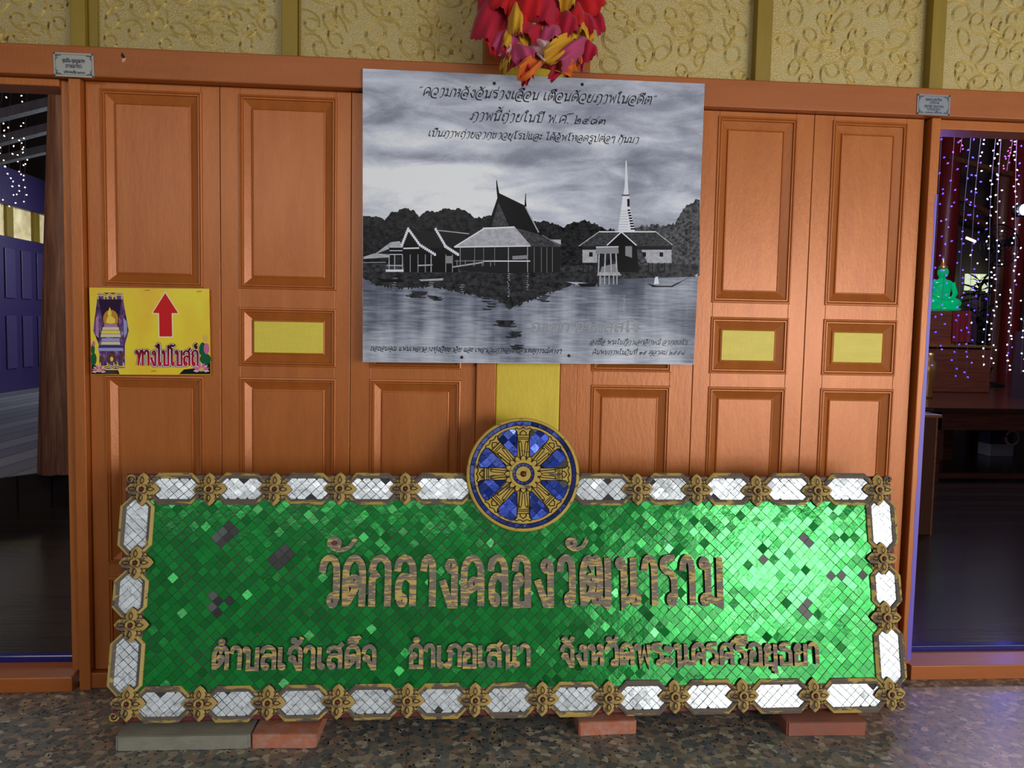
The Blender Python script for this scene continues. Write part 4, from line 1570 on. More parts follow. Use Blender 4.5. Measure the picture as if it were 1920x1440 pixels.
def flower_mesh():
    mb = MB()
    h0 = 0.004

    def petal(an, r0, r1, hw, hb, m=0, notch=True):
        u, v = Vector((math.cos(an), math.sin(an))), Vector((-math.sin(an), math.cos(an)))
        out = [(r0, 0.45), (r0 + (r1 - r0) * 0.22, 0.86), (r0 + (r1 - r0) * 0.45, 1.0), (r0 + (r1 - r0) * 0.66, 0.74), (r0 + (r1 - r0) * 0.80, 0.50), (r1, 0.0)]
        left = [u * (r * FR) + v * (k * hw * FR) for r, k in out]
        right = [u * (r * FR) - v * (k * hw * FR) for r, k in out]
        spine = [u * (r * FR) for r, k in out]
        for side in (left, right):
            for i in range(len(out) - 1):
                ha = h0 + hb * (1 - (i / (len(out) - 1)) ** 2 * 0.7)
                hc = h0 + hb * (1 - ((i + 1) / (len(out) - 1)) ** 2 * 0.7)
                mb.face([(*spine[i], ha), (*spine[i + 1], hc), (*side[i + 1], h0 + hb * 0.35), (*side[i], h0 + hb * 0.35)], m)
                mb.face([(*side[i], h0 + hb * 0.35), (*side[i + 1], h0 + hb * 0.35), (*side[i + 1], h0 - 0.004), (*side[i], h0 - 0.004)], 1)
    for k in range(4):
        petal(math.pi / 4 + k * math.pi / 2, 0.2, 0.76, 0.31, 0.010)
    for k in range(4):
        petal(k * math.pi / 2, 0.2, 1.02, 0.40, 0.015)
        an = k * math.pi / 2
        u, v = Vector((math.cos(an), math.sin(an))) * FR, Vector((-math.sin(an), math.cos(an))) * FR
        tear = [(0.32, 0.0), (0.42, 0.09), (0.55, 0.11), (0.66, 0.06), (0.74, 0.0), (0.66, -0.06), (0.55, -0.11), (0.42, -0.09), (0.32, 0.0)]
        line2(mb, [u * r + v * s_ for r, s_ in tear], 0.0022, h0 + 0.0165, 1)
        for s_ in (1, -1):
            ou = [(0.24, 0.16), (0.36, 0.34), (0.5, 0.40), (0.64, 0.31)]
            line2(mb, [u * r + v * (k2 * s_) for r, k2 in ou], 0.0024, h0 + 0.0085, 1)
    n = 24
    prof = [(0.31, h0), (0.30, h0 + 0.017), (0.25, h0 + 0.020), (0.17, h0 + 0.019), (0.13, h0 + 0.014)]
    for i in range(len(prof) - 1):
        for q in range(n):
            a0, a1 = 2 * math.pi * q / n, 2 * math.pi * (q + 1) / n
            (r0, z0), (r1, z1) = prof[i], prof[i + 1]
            mb.face([(r0 * FR * math.cos(a0), r0 * FR * math.sin(a0), z0), (r0 * FR * math.cos(a1), r0 * FR * math.sin(a1), z0), (r1 * FR * math.cos(a1), r1 * FR * math.sin(a1), z1), (r1 * FR * math.cos(a0), r1 * FR * math.sin(a0), z1)], 1 if i == 0 else 0)
    mb.lathe([(0.13 * FR, h0 + 0.012), (0.12 * FR, h0 + 0.018), (0.07 * FR, h0 + 0.0215), (0.01 * FR, h0 + 0.0225)], 12, (0, 0, 0), 2)
    o = mb.build('carved_flower', [M['flower'], M['groove'], M['bead']])
    me = o.data
    bpy.data.objects.remove(o)
    return me


M['bead'] = mat('red_bead', (0.10, 0.012, 0.010), 0.3)
FM = flower_mesh()
TOPF = [(266, 917), (392, 917), (515, 917), (637, 916), (760, 916), (1196, 917), (1308, 918), (1420, 920), (1533, 920), (1648, 918)]
BOTF = [(238, 1320), (373, 1320), (502, 1318), (633, 1316), (764, 1314), (891, 1313), (1017, 1311), (1142, 1309), (1266, 1306.5), (1394, 1305), (1528, 1304), (1671, 1302)]
LEFF = [(254, 1055), (245, 1172)]
RIGF = [(1656, 1047), (1663, 1158)]
for (px, py) in TOPF + BOTF + LEFF + RIGF:
    o = bpy.data.objects.new('carved_flower', FM)
    COL.objects.link(o)
    o.parent = sign
    c = B(px, py, 0.02)
    o.location = (c.x, c.y, 0.005)
    o.rotation_euler = (0, 0, rgt.gauss(0, 0.03))


def mirror_panel(ua, ub, va, vb, horizontal, mats, chop=0.026):
    """silver tiles in a chamfered outline with a carved rim; (ua..ub, va..vb) tile area"""
    def octo(x0, x1, y0, y1, c):
        return [Vector(p) for p in ((x0 + c, y0), (x1 - c, y0), (x1, y0 + c), (x1, y1 - c), (x1 - c, y1), (x0 + c, y1), (x0, y1 - c), (x0, y0 + c))]
    ins = octo(ua, ub, va, vb, chop)
    g = 0.0185
    outer = octo(ua - g * (0.5 if horizontal else 1), ub + g * (0.5 if horizontal else 1), va - g * (1 if horizontal else 0.5), vb + g * (1 if horizontal else 0.5), chop + g * 0.4)
    bed = MB()
    bed.face([(p.x, p.y, 0.0035) for p in ins])
    p = bed.build('mirror_panel', M['grout_dark'], sign)
    tm = MB()
    nsk = [(rgt.uniform(ua, ub), rgt.choice((va, vb)), 0.014) for _ in range(rgt.choice((0, 1, 1, 2)))]
    tiles(tm, ins, 0.031, 0.0295, 0.0062, rgt, 0.009, 0.12, 0.05, 0.0009, (0.86, 1.1), 0, 0, (), nsk, (rgt.uniform(0, 0.01), (va + vb) / 2 + rgt.uniform(-0.003, 0.003)))
    tm.build('mirror_tiles', M['white_tile'], p, tone=True)
    rm = MB()
    ring_prism(rm, ins, outer, 0.002, 0.010, 0, 1, 0.004)
    rm.build('carved_rim', mats, p)
    return p


def row(fl, tpx, horizontal, mats, lim=None):
    pass


HT = 0.5 * (B(500, 897).y + B(1500, 899).y), 0.5 * (B(500, 935).y + B(1500, 938).y)
for i in range(len(TOPF) - 1):
    a, b = B(*TOPF[i]), B(*TOPF[i + 1])
    mats_ = [M['frame_grey'], M['frame_worn']]
    y1, y0 = B(TOPF[i][0], 897).y, B(TOPF[i][0], 935.5).y
    if i == 4:
        mirror_panel(a.x + 0.030, wc.x - wr * 0.93, y0, y1, True, mats_)
        mirror_panel(wc.x + wr * 0.93, b.x - 0.030, B(1150, 937.5).y, B(1150, 898).y, True, mats_)
        continue
    mirror_panel(a.x + 0.030, b.x - 0.030, y0 - (0.002 if i > 4 else 0), y1, True, mats_)
for i in range(len(BOTF) - 1):
    a, b = B(*BOTF[i]), B(*BOTF[i + 1])
    yc = B((BOTF[i][0] + BOTF[i + 1][0]) / 2, (BOTF[i][1] + BOTF[i + 1][1]) / 2).y
    mirror_panel(a.x + 0.032, b.x - 0.032, yc - 0.036, yc + 0.037, True, [M['frame_grey'], M['frame_worn']])
sideL = [TOPF[0]] + LEFF + [BOTF[0]]
sideR = [TOPF[-1]] + RIGF + [BOTF[-1]]
for side, xo in ((sideL, 0.0), (sideR, 0.0)):
    for i in range(3):
        a, b = B(*side[i]), B(*side[i + 1])
        xm = (a.x + b.x) / 2 + (-0.004 if side is sideL else -0.0)
        mirror_panel(xm - 0.036, xm + 0.034, b.y + 0.032, a.y - 0.032, False, [M['frame_grey'], M['frame_yellow' if side is sideL else 'frame_worn']])
# little scrolls in the four corners
for (px, py, sx_, sy_) in ((246, 899, 1, 1), (1664, 901, -1, 1), (214, 1343, 1, -1), (1688, 1321, -1, -1)):
    c = B(px, py)
    mb = MB()
    pts = []
    for i in range(22):
        u = i / 21
        r = 0.016 * (1 - u * 0.8)
        an = u * 8.2
        pts.append((c.x + sx_ * r * math.cos(an), c.y + sy_ * r * math.sin(an), 0.006))
    mb.tube(pts, 0.0034, 6, 0, 0.002)
    mb.build('corner_scroll', M['frame_worn'], sign, True)

# ---- wheel of the law, carved, with blue mirror inlay
WH = 0.032
wheel = MB()
n = 96
prof = [(1.0, -0.03), (1.0, WH - 0.006), (0.985, WH - 0.002), (0.955, WH)]
for i in range(len(prof) - 1):
    for q in range(n):
        a0, a1 = 2 * math.pi * q / n, 2 * math.pi * (q + 1) / n
        (r0, z0), (r1, z1) = prof[i], prof[i + 1]
        P_ = lambda r, an, z: (wc.x + r * wr * math.cos(an), wc.y + r * wr * math.sin(an), z)
        wheel.face([P_(r0, a0, z0), P_(r0, a1, z0), P_(r1, a1, z1), P_(r1, a0, z1)], 1 if i == 0 else 0)
wheel.face([(wc.x + 0.955 * wr * math.cos(2 * math.pi * q / n), wc.y + 0.955 * wr * math.sin(2 * math.pi * q / n), WH) for q in range(n)])
wheel.face([(wc.x + wr * math.cos(2 * math.pi * q / n), wc.y + wr * math.sin(2 * math.pi * q / n), -0.03) for q in range(n)][::-1], 1)
wheel = wheel.build('dharma_wheel', [M['wheel'], M['frame_grey']], sign)


def WP(r, an):
    return Vector((wc.x + r * wr * math.cos(an), wc.y + r * wr * math.sin(an)))


def blue_ring(r0, r1, nseg, name):
    mb = MB()
    for q in range(72):
        a0, a1 = 2 * math.pi * q / 72, 2 * math.pi * (q + 1) / 72
        mb.face([(*WP(r0 - 0.012, a0), WH + 0.0006), (*WP(r1 + 0.012, a0), WH + 0.0006), (*WP(r1 + 0.012, a1), WH + 0.0006), (*WP(r0 - 0.012, a1), WH + 0.0006)], 1)
    for q in range(nseg):
        a0, a1 = 2 * math.pi * (q + 0.02) / nseg, 2 * math.pi * (q + 0.98) / nseg
        am = (a0 + a1) / 2
        t1, t2 = rgt.gauss(0, 0.0003), rgt.gauss(0, 0.0003)
        tn = rgt.uniform(0.3, 0.75)
        mb.face([(*WP(r0, a0), WH + 0.0016 + t1), (*WP(r1, a0), WH + 0.0016 + t2), (*WP(r1, am), WH + 0.0016 + t2), (*WP(r1, a1), WH + 0.0016 - t1), (*WP(r0, a1), WH + 0.0016 - t2), (*WP(r0, am), WH + 0.0016)], 0, tn)
    return mb.build(name, [M['blue_tile'], M['groove']], wheel, tone=True)


blue_ring(0.872, 0.932, 40, 'blue_rim_band')
# hub
mb = MB()
prof = [(0.255, WH), (0.25, WH + 0.008), (0.235, WH + 0.010), (0.0, WH + 0.010)]
for i in range(3):
    for q in range(48):
        a0, a1 = 2 * math.pi * q / 48, 2 * math.pi * (q + 1) / 48
        (r0, z0), (r1, z1) = prof[i], prof[i + 1]
        mb.face([(*WP(r0, a0), z0), (*WP(r0, a1), z0), (*WP(r1, a1), z1), (*WP(r1, a0), z1)], 1 if i == 0 else 0)
hub = mb.build('hub', [M['wheel'], M['groove']], wheel)
mb = MB()
for q in range(48):
    a0, a1 = 2 * math.pi * q / 48, 2 * math.pi * (q + 1) / 48
    mb.face([(*WP(0.132, a0), WH + 0.0104), (*WP(0.196, a0), WH + 0.0104), (*WP(0.196, a1), WH + 0.0104), (*WP(0.132, a1), WH + 0.0104)], 1)
for q in range(14):
    a0, a1 = 2 * math.pi * (q + 0.03) / 14, 2 * math.pi * (q + 0.97) / 14
    am = (a0 + a1) / 2
    mb.face([(*WP(0.142, a0), WH + 0.011), (*WP(0.188, a0), WH + 0.011), (*WP(0.188, am), WH + 0.0112), (*WP(0.188, a1), WH + 0.011), (*WP(0.142, a1), WH + 0.011), (*WP(0.142, am), WH + 0.0112)], 0, rgt.uniform(0.25, 0.6))
mb.build('blue_hub_ring', [M['blue_tile'], M['groove']], wheel, tone=True)
mb = MB()
mb.lathe([(0.055 * wr, WH + 0.009), (0.05 * wr, WH + 0.014), (0.03 * wr, WH + 0.017), (0.002, WH + 0.018)], 16, (wc.x, wc.y, 0))
mb.build('red_boss', M['bead'], wheel, True)
# spokes, their carved lines, lotus petals
for k in range(8):
    an = k * math.pi / 4 + math.pi / 2
    u, v = Vector((math.cos(an), math.sin(an))) * wr, Vector((-math.sin(an), math.cos(an))) * wr
    P_ = lambda r, s_: wc + u * r + v * s_
    mb = MB()
    A = [P_(0.25, -0.05), P_(0.60, -0.095), P_(0.68, -0.10), P_(0.68, 0.10), P_(0.60, 0.095), P_(0.25, 0.05)]
    mb.hexa([(*p, WH - 0.001) for p in A], [(*p, WH + 0.005) for p in A])
    hh = WH + 0.0054
    for s_ in (1, -1):
        line2(mb, [P_(0.27, 0.05 * s_), P_(0.45, 0.068 * s_), P_(0.60, 0.088 * s_)], 0.0026, hh, 1)
        line2(mb, [P_(0.34, 0.018 * s_), P_(0.50, 0.030 * s_), P_(0.555, 0.036 * s_), P_(0.585, 0.056 * s_), P_(0.57, 0.074 * s_), P_(0.548, 0.064 * s_)], 0.0026, hh, 1)
    for r in (0.615, 0.645, 0.685):
        line2(mb, [P_(r, -0.098), P_(r, 0.098)], 0.0028, hh, 1)
    # bud above the capital and scalloped outline
    line2(mb, [P_(0.695, -0.05), P_(0.73, -0.055), P_(0.775, 0.0), P_(0.73, 0.055), P_(0.695, 0.05)], 0.0028, WH + 0.0012, 1)
    sc_ = []
    for i in range(25):
        s_ = -0.30 + 0.60 * i / 24
        sc_.append(wc + (u * math.cos(s_) + v * math.sin(s_)) * (0.825 - 0.028 * abs(math.sin(i / 24 * math.pi * 4)) - 0.10 * max(0.0, abs(s_) - 0.2) * 4))
    line2(mb, sc_, 0.0028, WH + 0.0012, 1)
    mb.build('spoke', [M['wheel'], M['groove']], wheel)
mb = MB()
for k in range(16):
    an = k * math.pi / 8 + math.pi / 16 * 0
    u, v = Vector((math.cos(an), math.sin(an))) * wr, Vector((-math.sin(an), math.cos(an))) * wr
    r1 = 0.335
    L_ = [wc + u * 0.25 - v * 0.045, wc + u * 0.295 - v * 0.042, wc + u * r1, wc + u * 0.295 + v * 0.042, wc + u * 0.25 + v * 0.045]
    mb.hexa([(*p, WH) for p in L_], [(*p, WH + 0.0068) for p in L_])
    line2(mb, L_, 0.0024, WH + 0.0072, 1)
mb.build('lotus_petals', [M['wheel'], M['groove']], wheel)
# eight blue inlays
for k in range(8):
    an = k * math.pi / 4 + math.pi / 8
    u, v = Vector((math.cos(an), math.sin(an))) * wr, Vector((-math.sin(an), math.cos(an))) * wr
    shp = [(0.345, -0.03), (0.52, -0.095), (0.66, -0.155), (0.735, -0.175), (0.785, -0.155), (0.81, -0.09), (0.82, 0.0), (0.81, 0.09), (0.785, 0.155), (0.735, 0.175), (0.66, 0.155), (0.52, 0.095), (0.345, 0.03)]
    P4 = [wc + u * r + v * s_ for r, s_ in shp]
    big = [wc + u * (0.585 + (r - 0.585) * 1.04) + v * (s_ * 1.09) for r, s_ in shp]
    mb = MB()
    mb.face([(*p, WH + 0.0007) for p in big], 1)  # dark outline paints the recess shade round the inlay
    tiles(mb, P4, 0.036, 0.036, WH + 0.0028, rgt, 0.03, 0.25, 0.10, 0.0006, (0.45, 1.3), 0, 2, [(*P4[rgt.choice((3, 4, 8, 9))], 0.02)] if k in (0, 1, 2, 6, 7) else (), (), (rgt.uniform(0, .02), rgt.uniform(0, .02)), 0.0006, 0.0014)
    mb.build('blue_inlay', [M['blue_tile'], M['groove'], M['bare_tile']], wheel, tone=True)

# ---- carved wooden letters
LH0, LH1 = 0.003, 0.017
LM = [M['letter'], M['side_wood'], M['bead']]


def letter_obj(strokes, tf, wd, ring):
    mb = MB()
    glyph_geo(mb, strokes, tf, lambda u, v, h: (u, v, h), lambda t, u: wd, ring, LH1, LH0, 0, 1, 2, LH0 + 0.009, 18)
    return mb.build('letter', LM, sign)


SX_ = 0.0
BIG = [('ว', 595, 636), ('ด', 640, 685), ('ก', 689, 733), ('ล', 737, 780), ('า', 786, 817), ('ง', 822, 858), ('ค', 863, 908), ('ล', 913, 953), ('อ', 959, 996),
       ('ง', 1001, 1039), ('ว', 1044, 1080), ('ฒ', 1087, 1147), ('น', 1153, 1205), ('า', 1203, 1235), ('ร', 1239, 1274), ('า', 1275, 1306), ('ม', 1311, 1358)]


def ext(strokes):
    xs = []
    for st in strokes:
        if st[0] == 'o':
            cx, cy, r = [float(q) for q in st[1:].split(',')]
            xs += [cx - r, cx + r]
        else:
            xs += [p.x for p in smooth_path(parse(st))]
    return min(xs), max(xs)


for ch, pa, pb in BIG:
    base, top = 1139 - (pa - 600) * 0.0035, 1039.5
    a, b, t_ = B(pa, base, LH1), B(pb, base, LH1), B(pa, top, LH1)
    st = G[ch][1]
    x0, x1 = ext(st)
    wd = 0.0225
    sx_ = (b.x - a.x - wd) / (x1 - x0)
    sy_ = (t_.y - a.y - wd * 0.6) / 100.0
    letter_obj(st, lambda x, y: Vector((a.x + wd / 2 + (x - x0) * sx_, a.y + wd * 0.1 + y * sy_)), wd, wd * 0.75)
for (pa, pb, yb, yt_) in ((613, 672, 1034, 1006), (1061, 1105, 1032, 1008)):
    a, b, t_ = B(pa, yb, LH1), B(pb, yb, LH1), B(pa, yt_, LH1)
    sx_, sy_ = (b.x - a.x) / 52.0, (t_.y - a.y) / 30.0
    letter_obj(['o12,17,9', '4,12 18,3 36,8 47,26'], lambda x, y: Vector((a.x + x * sx_, a.y + y * sy_)), 0.014, 0.014)

for text, pa, pb, ya, yb, hpx in (('ตำบลเจ้าเสด็จ', 392, 708, 1256.5, 1253.5, 44), ('อำเภอเสนา', 762, 998, 1251.5, 1250.5, 43), ('จังหวัดพระนครศรีอยุธยา', 1047, 1540, 1249, 1246, 41.5)):
    lay, tot = layout(text)
    a, b = B(pa, ya, LH1), B(pb, yb, LH1)
    wd = 0.0140
    sx_ = (b.x - a.x - wd) / tot
    sl = (b.y - a.y) / (b.x - a.x)
    sy_ = (B(pa, ya - hpx, LH1).y - a.y) / 104.0
    for ch, ox, oy, st in lay:
        def tf(x, y):
            X = (ox + x) * sx_ + wd / 2
            return Vector((a.x + X, a.y + X * sl + (y + oy) * sy_))
        letter_obj(st, tf, wd, wd * 0.75)


# ================================================================== BRICKS AND SLAB UNDER THE BOARD
def block(name, xa, xb, ya, yb, h, rot, m, label, cat, group=None, seed=0, rough=0.003):
    rr_ = random.Random(seed)
    bm = bmesh.new()
    bmesh.ops.create_cube(bm, size=1.0)
    bmesh.ops.bevel(bm, geom=list(bm.edges), offset=0.02, segments=2, affect='EDGES')
    me = bpy.data.meshes.new(name)
    sx, sy = xb - xa, yb - ya
    for v in bm.verts:
        v.co = Vector((v.co.x * sx, v.co.y * sy, v.co.z * h))
    bmesh.ops.subdivide_edges(bm, edges=[e for e in bm.edges if e.calc_length() > 0.05], cuts=5, use_grid_fill=True)
    for v in bm.verts:
        d = Vector((noise.noise(v.co * 14 + Vector((seed, 0, 0))), noise.noise(v.co * 14 + Vector((0, seed, 3))), 0)) * rough
        if v.co.z < h * 0.45:
            v.co += d
    bm.to_mesh(me)
    bm.free()
    me.materials.append(m)
    o = bpy.data.objects.new(name, me)
    COL.objects.link(o)
    o.location = ((xa + xb) / 2, (ya + yb) / 2, h / 2)
    o.rotation_euler = (0, 0, rot)
    return tag(o, label, cat, group)


block('concrete_slab', -1.0, -0.6, -0.435, -0.19, 0.0445, 0.0, M['concrete'], 'long flat grey concrete slab under the left end of the green sign board', 'slab', None, 3)
block('brick', -0.592, -0.395, -0.436, -0.2, 0.0450, -0.03, M['brick'], 'orange brick under the sign board, right next to the grey slab', 'brick', 'bricks propping the sign board', 5)
block('brick', 0.425, 0.614, -0.393, -0.20, 0.0450, 0.03, M['brick'], 'orange brick with pale mortar on its front under the middle of the sign board', 'brick', 'bricks propping the sign board', 9)
block('brick', 1.110, 1.375, -0.424, -0.16, 0.0450, -0.02, M['brick_dull'], 'wide dull red brick under the right end of the sign board', 'brick', 'bricks propping the sign board', 14)

# ================================================================== PHOTO BOARD ON THE DOORS
PY = -0.046


def PZ(zx, zy, k=0):
    """pixel of a 2.4x enlargement of the board -> point on the board, k = print layer"""
    return W(640 + zx / 2.4, 100 + zy / 2.4, PY - 0.00008 * k)


cTL, cTR, cBR, cBL = W(680, 128.5, PY), W(1321.5, 157, PY), W(1301, 683.5, PY), W(680, 679, PY)
pg = [cTL, cTR, cBR, cBL]


def sky_mat():
    m = mat('printed_sky', (0.3, 0.33, 0.4), 0.2, 0, 0.08)
    t = NT(m)
    v = t.coord()
    n = t.noise(t.coord((1.6, 1, 5.0), (0, 0.12, 0)), 2.2, 6, 0.55, 0.6)
    n2 = t.noise(t.coord((3.0, 1, 9.0), (0, 0.05, 0), (3, 0, 0)), 2.5, 5, 0.6, 0.3)
    grain = t.noise(v, 420, 2, 0.6)

    def blob(zx, zy, rx, rz, amp):
        c = PZ(zx, zy)
        sub = t.n('ShaderNodeVectorMath', operation='SUBTRACT')
        t.l(v, sub.inputs[0])
        sub.inputs[1].default_value = (c.x, 0, c.z)
        mul = t.n('ShaderNodeVectorMath', operation='MULTIPLY')
        t.l(sub.outputs[0], mul.inputs[0])
        mul.inputs[1].default_value = (1 / rx, 0, 1 / rz)
        ln = t.n('ShaderNodeVectorMath', operation='LENGTH')
        t.l(mul.outputs[0], ln.inputs[0])
        e = t.math('EXPONENT', t.math('MULTIPLY', t.math('MULTIPLY', ln.outputs['Value'], ln.outputs['Value']), -1.0))
        return t.math('MULTIPLY', e, amp)
    f = t.math('MULTIPLY_ADD', n.outputs[0], 1.25, -0.16)
    f = t.math('ADD', f, t.math('MULTIPLY_ADD', n2.outputs[0], 0.4, -0.2))
    for bl in ((330, 545, 0.26, 0.045, 0.5), (560, 520, 0.18, 0.025, 0.3), (160, 560, 0.08, 0.03, 0.3), (280, 400, 0.16, 0.05, 0.2), (1350, 385, 0.2, 0.018, 0.25), (700, 690, 0.32, 0.06, 0.30), (430, 640, 0.3, 0.05, 0.25), (1290, 600, 0.10, 0.14, -0.24), (1480, 660, 0.10, 0.08, 0.05),
               (1480, 240, 0.18, 0.10, -0.16), (470, 470, 0.16, 0.02, -0.22), (250, 290, 0.18, 0.03, -0.18), (1450, 520, 0.14, 0.08, -0.10), (650, 300, 0.2, 0.04, -0.06)):
        f = t.math('ADD', f, blob(*bl))
    f = t.math('ADD', f, t.math('MULTIPLY_ADD', grain.outputs[0], 0.28, -0.14))
    t.color(t.ramp(f, [(0.0, (0.17, 0.19, 0.25)), (0.3, (0.33, 0.36, 0.46)), (0.58, (0.62, 0.67, 0.80)), (0.82, (0.90, 0.94, 1.0))]))
    return m


def water_mat():
    m = mat('printed_water', (0.2, 0.22, 0.28), 0.2, 0, 0.08)
    t = NT(m)
    n = t.noise(t.coord((5, 1, 55)), 2.4, 4, 0.6, 0.2)
    nv = t.noise(t.coord((7, 1, 0.7)), 1.6, 3, 0.5)
    nb = t.noise(t.coord((2.2, 1, 3.0), loc=(5, 0, 0)), 1.8, 3, 0.5)
    f = t.math('MULTIPLY_ADD', n.outputs[0], 0.55, 0.0)
    f = t.math('ADD', f, t.math('MULTIPLY_ADD', nv.outputs[0], 0.8, -0.42))
    f = t.math('ADD', f, t.math('MULTIPLY_ADD', nb.outputs[0], 0.7, -0.3))
    sx = t.n('ShaderNodeSeparateXYZ')
    t.l(t.coord(), sx.inputs[0])
    # brighter towards the foot of the print
    zt_, zb_ = PZ(800, 990).z, PZ(800, 1380).z
    f = t.math('ADD', f, t.math('MULTIPLY', t.math('DIVIDE', t.math('SUBTRACT', zt_, sx.outputs[2]), zt_ - zb_), 0.34))
    t.color(t.ramp(f, [(0.10, (0.025, 0.03, 0.045)), (0.36, (0.15, 0.17, 0.235)), (0.6, (0.40, 0.44, 0.54)), (0.9, (0.74, 0.79, 0.90))]))
    return m


def tree_mat(name, c0, c1, sc_=60):
    m = mat(name, c0, 0.2, 0, 0.08)
    t = NT(m)
    n = t.noise(t.coord((1, 1, 1.3)), sc_, 4, 0.7)
    t.color(t.ramp(n.outputs[0], [(0.38, c0), (0.7, c1)]))
    return m


poster = MB()
poster.hexa([(p.x, PY + 0.006, p.z) for p in (cBL, cBR, cTR, cTL)], [(p.x, PY, p.z) for p in (cBL, cBR, cTR, cTL)])
poster = poster.build('photo_board', [sky_mat()])
fix_normals(poster)
tag(poster, 'large black and white photo board of a riverside temple fixed over the orange doors', 'photo board')
g = lambda v: (v * 0.93, v * 0.97, v * 1.1)
AM = [flat('print_black', g(0.006)), flat('print_dark', g(0.016)), tree_mat('print_mid', g(0.03), g(0.11), 90), flat('print_grey', g(0.28)), tree_mat('print_light', g(0.40), g(0.62), 70), flat('print_white', g(0.85)), tree_mat('print_trees', g(0.003), g(0.045), 75), tree_mat('print_pale_trees', g(0.02), g(0.20), 70), water_mat(), tree_mat('print_bank', g(0.012), g(0.10), 60)]
K_, D_, MI, GR, LI, WH_, TRE, TRP, WAT, BNK = range(10)
art = MB()


PLIFT = [0]


def pg_(m, pts, k):
    PLIFT[0] = (PLIFT[0] + 1) % 40
    k += PLIFT[0] * 0.02
    art.face([PZ(x, y, k) for x, y in pts], m)


def seg(m, x0, y0, x1, y1, wd, k):
    dx, dy = x1 - x0, y1 - y0
    l = math.hypot(dx, dy)
    nx, ny = -dy / l * wd / 2, dx / l * wd / 2
    pg_(m, [(x0 + nx, y0 + ny), (x1 + nx, y1 + ny), (x1 - nx, y1 - ny), (x0 - nx, y0 - ny)], k)


# water and bank
wl = lambda x: 97.5 + 0.0 * x
pg_(WAT, [(97, 985), (1606, 985), (1585, 1397), (97, 1387)], 1)
ra = random.Random(4)


def crown(top, y_base, m, k, rough=9):
    """tree line: ragged outline over control points, down to y_base"""
    px_ = []
    for (xa, ya), (xb, yb) in zip(top, top[1:]):
        nn = max(2, int(abs(xb - xa) / 6))
        for i in range(nn):
            u = i / nn
            px_.append((xa + (xb - xa) * u, ya + (yb - ya) * u + ra.uniform(-rough, rough) * 0.5 - 7 * abs(math.sin((xa + (xb - xa) * u) * 0.05))))
    px_.append(top[-1])
    for (xa, ya), (xb, yb) in zip(px_, px_[1:]):
        pg_(m, [(xa, ya), (xb, yb), (xb, y_base), (xa, y_base)], k)


crown([(97, 742), (130, 735), (195, 750), (228, 720), (275, 704), (322, 705), (350, 740), (380, 712), (420, 722), (450, 706), (520, 705), (560, 712), (600, 745), (660, 735), (760, 760), (880, 760), (940, 765), (1000, 785), (1040, 765), (1090, 755), (1140, 768), (1170, 790), (1232, 800)], 960, TRE, 1)
crown([(1225, 810), (1290, 800), (1340, 785), (1400, 775), (1450, 780), (1500, 770), (1520, 735), (1545, 700), (1575, 675), (1613, 662)], 1000, TRP, 1, 14)
pg_(BNK, [(97, 948), (500, 950), (980, 955), (1608, 950), (1606, 1005), (1250, 1015), (980, 990), (97, 985)], 2)
# mirror images in the river: ragged dark shapes and pale streaks
DKW = len(AM)
AM.append(tree_mat('print_dark_water', g(0.012), g(0.07), 45))


def mirrored(pts, y_top, m, k, rough=10):
    prev = None
    for (xa, ya), (xb, yb) in zip(pts, pts[1:]):
        nn = max(2, int(abs(xb - xa) / 7))
        for i in range(nn):
            x0_, y0_ = xa + (xb - xa) * i / nn, ya + (yb - ya) * i / nn
            x1_, y1_ = xa + (xb - xa) * (i + 1) / nn, ya + (yb - ya) * (i + 1) / nn
            j0 = ra.uniform(-rough, rough)
            pg_(m, [(x0_, y_top), (x1_, y_top), (x1_, y1_ + j0), (x0_, y0_ + j0)], k)


mirrored([(97, 1010), (150, 1040), (270, 1060), (420, 1050), (530, 1075), (700, 1110), (760, 1150), (830, 1120), (985, 1060), (1080, 1030), (1160, 1045)], 984, DKW, 2, 6)
for (x0_, x1_, ya, yb) in ((640, 690, 1100, 1160), (690, 780, 1200, 1230), (740, 800, 1250, 1280), (300, 380, 1070, 1100), (760, 810, 1310, 1330), (400, 450, 1090, 1110), (880, 930, 1080, 1120)):
    for q in range(5):
        yy = ya + (yb - ya) * q / 5
        xo = ra.uniform(-18, 18)
        pg_(DKW, [(x0_ + xo, yy), (x1_ + xo, yy + 2), (x1_ + xo - 10, yy + 8), (x0_ + xo + 10, yy + 7)], 2)
for (cx_, y0_, y1_, m_) in ((752, 990, 1100, LI), (838, 990, 1070, LI), (404, 1020, 1075, GR), (240, 1010, 1070, GR), (1200, 1045, 1130, GR), (1275, 1090, 1240, LI), (545, 1040, 1080, GR)):
    n_ = int((y1_ - y0_) / 9)
    for q in range(n_):
        yy = y0_ + (y1_ - y0_) * q / n_
        ww = ra.uniform(2, 6) if m_ == LI else ra.uniform(4, 14)
        xo = ra.uniform(-4, 4)
        pg_(m_, [(cx_ + xo - ww, yy), (cx_ + xo + ww, yy + 1), (cx_ + xo + ww * .6, yy + 4), (cx_ + xo - ww * .6, yy + 4)], 3)
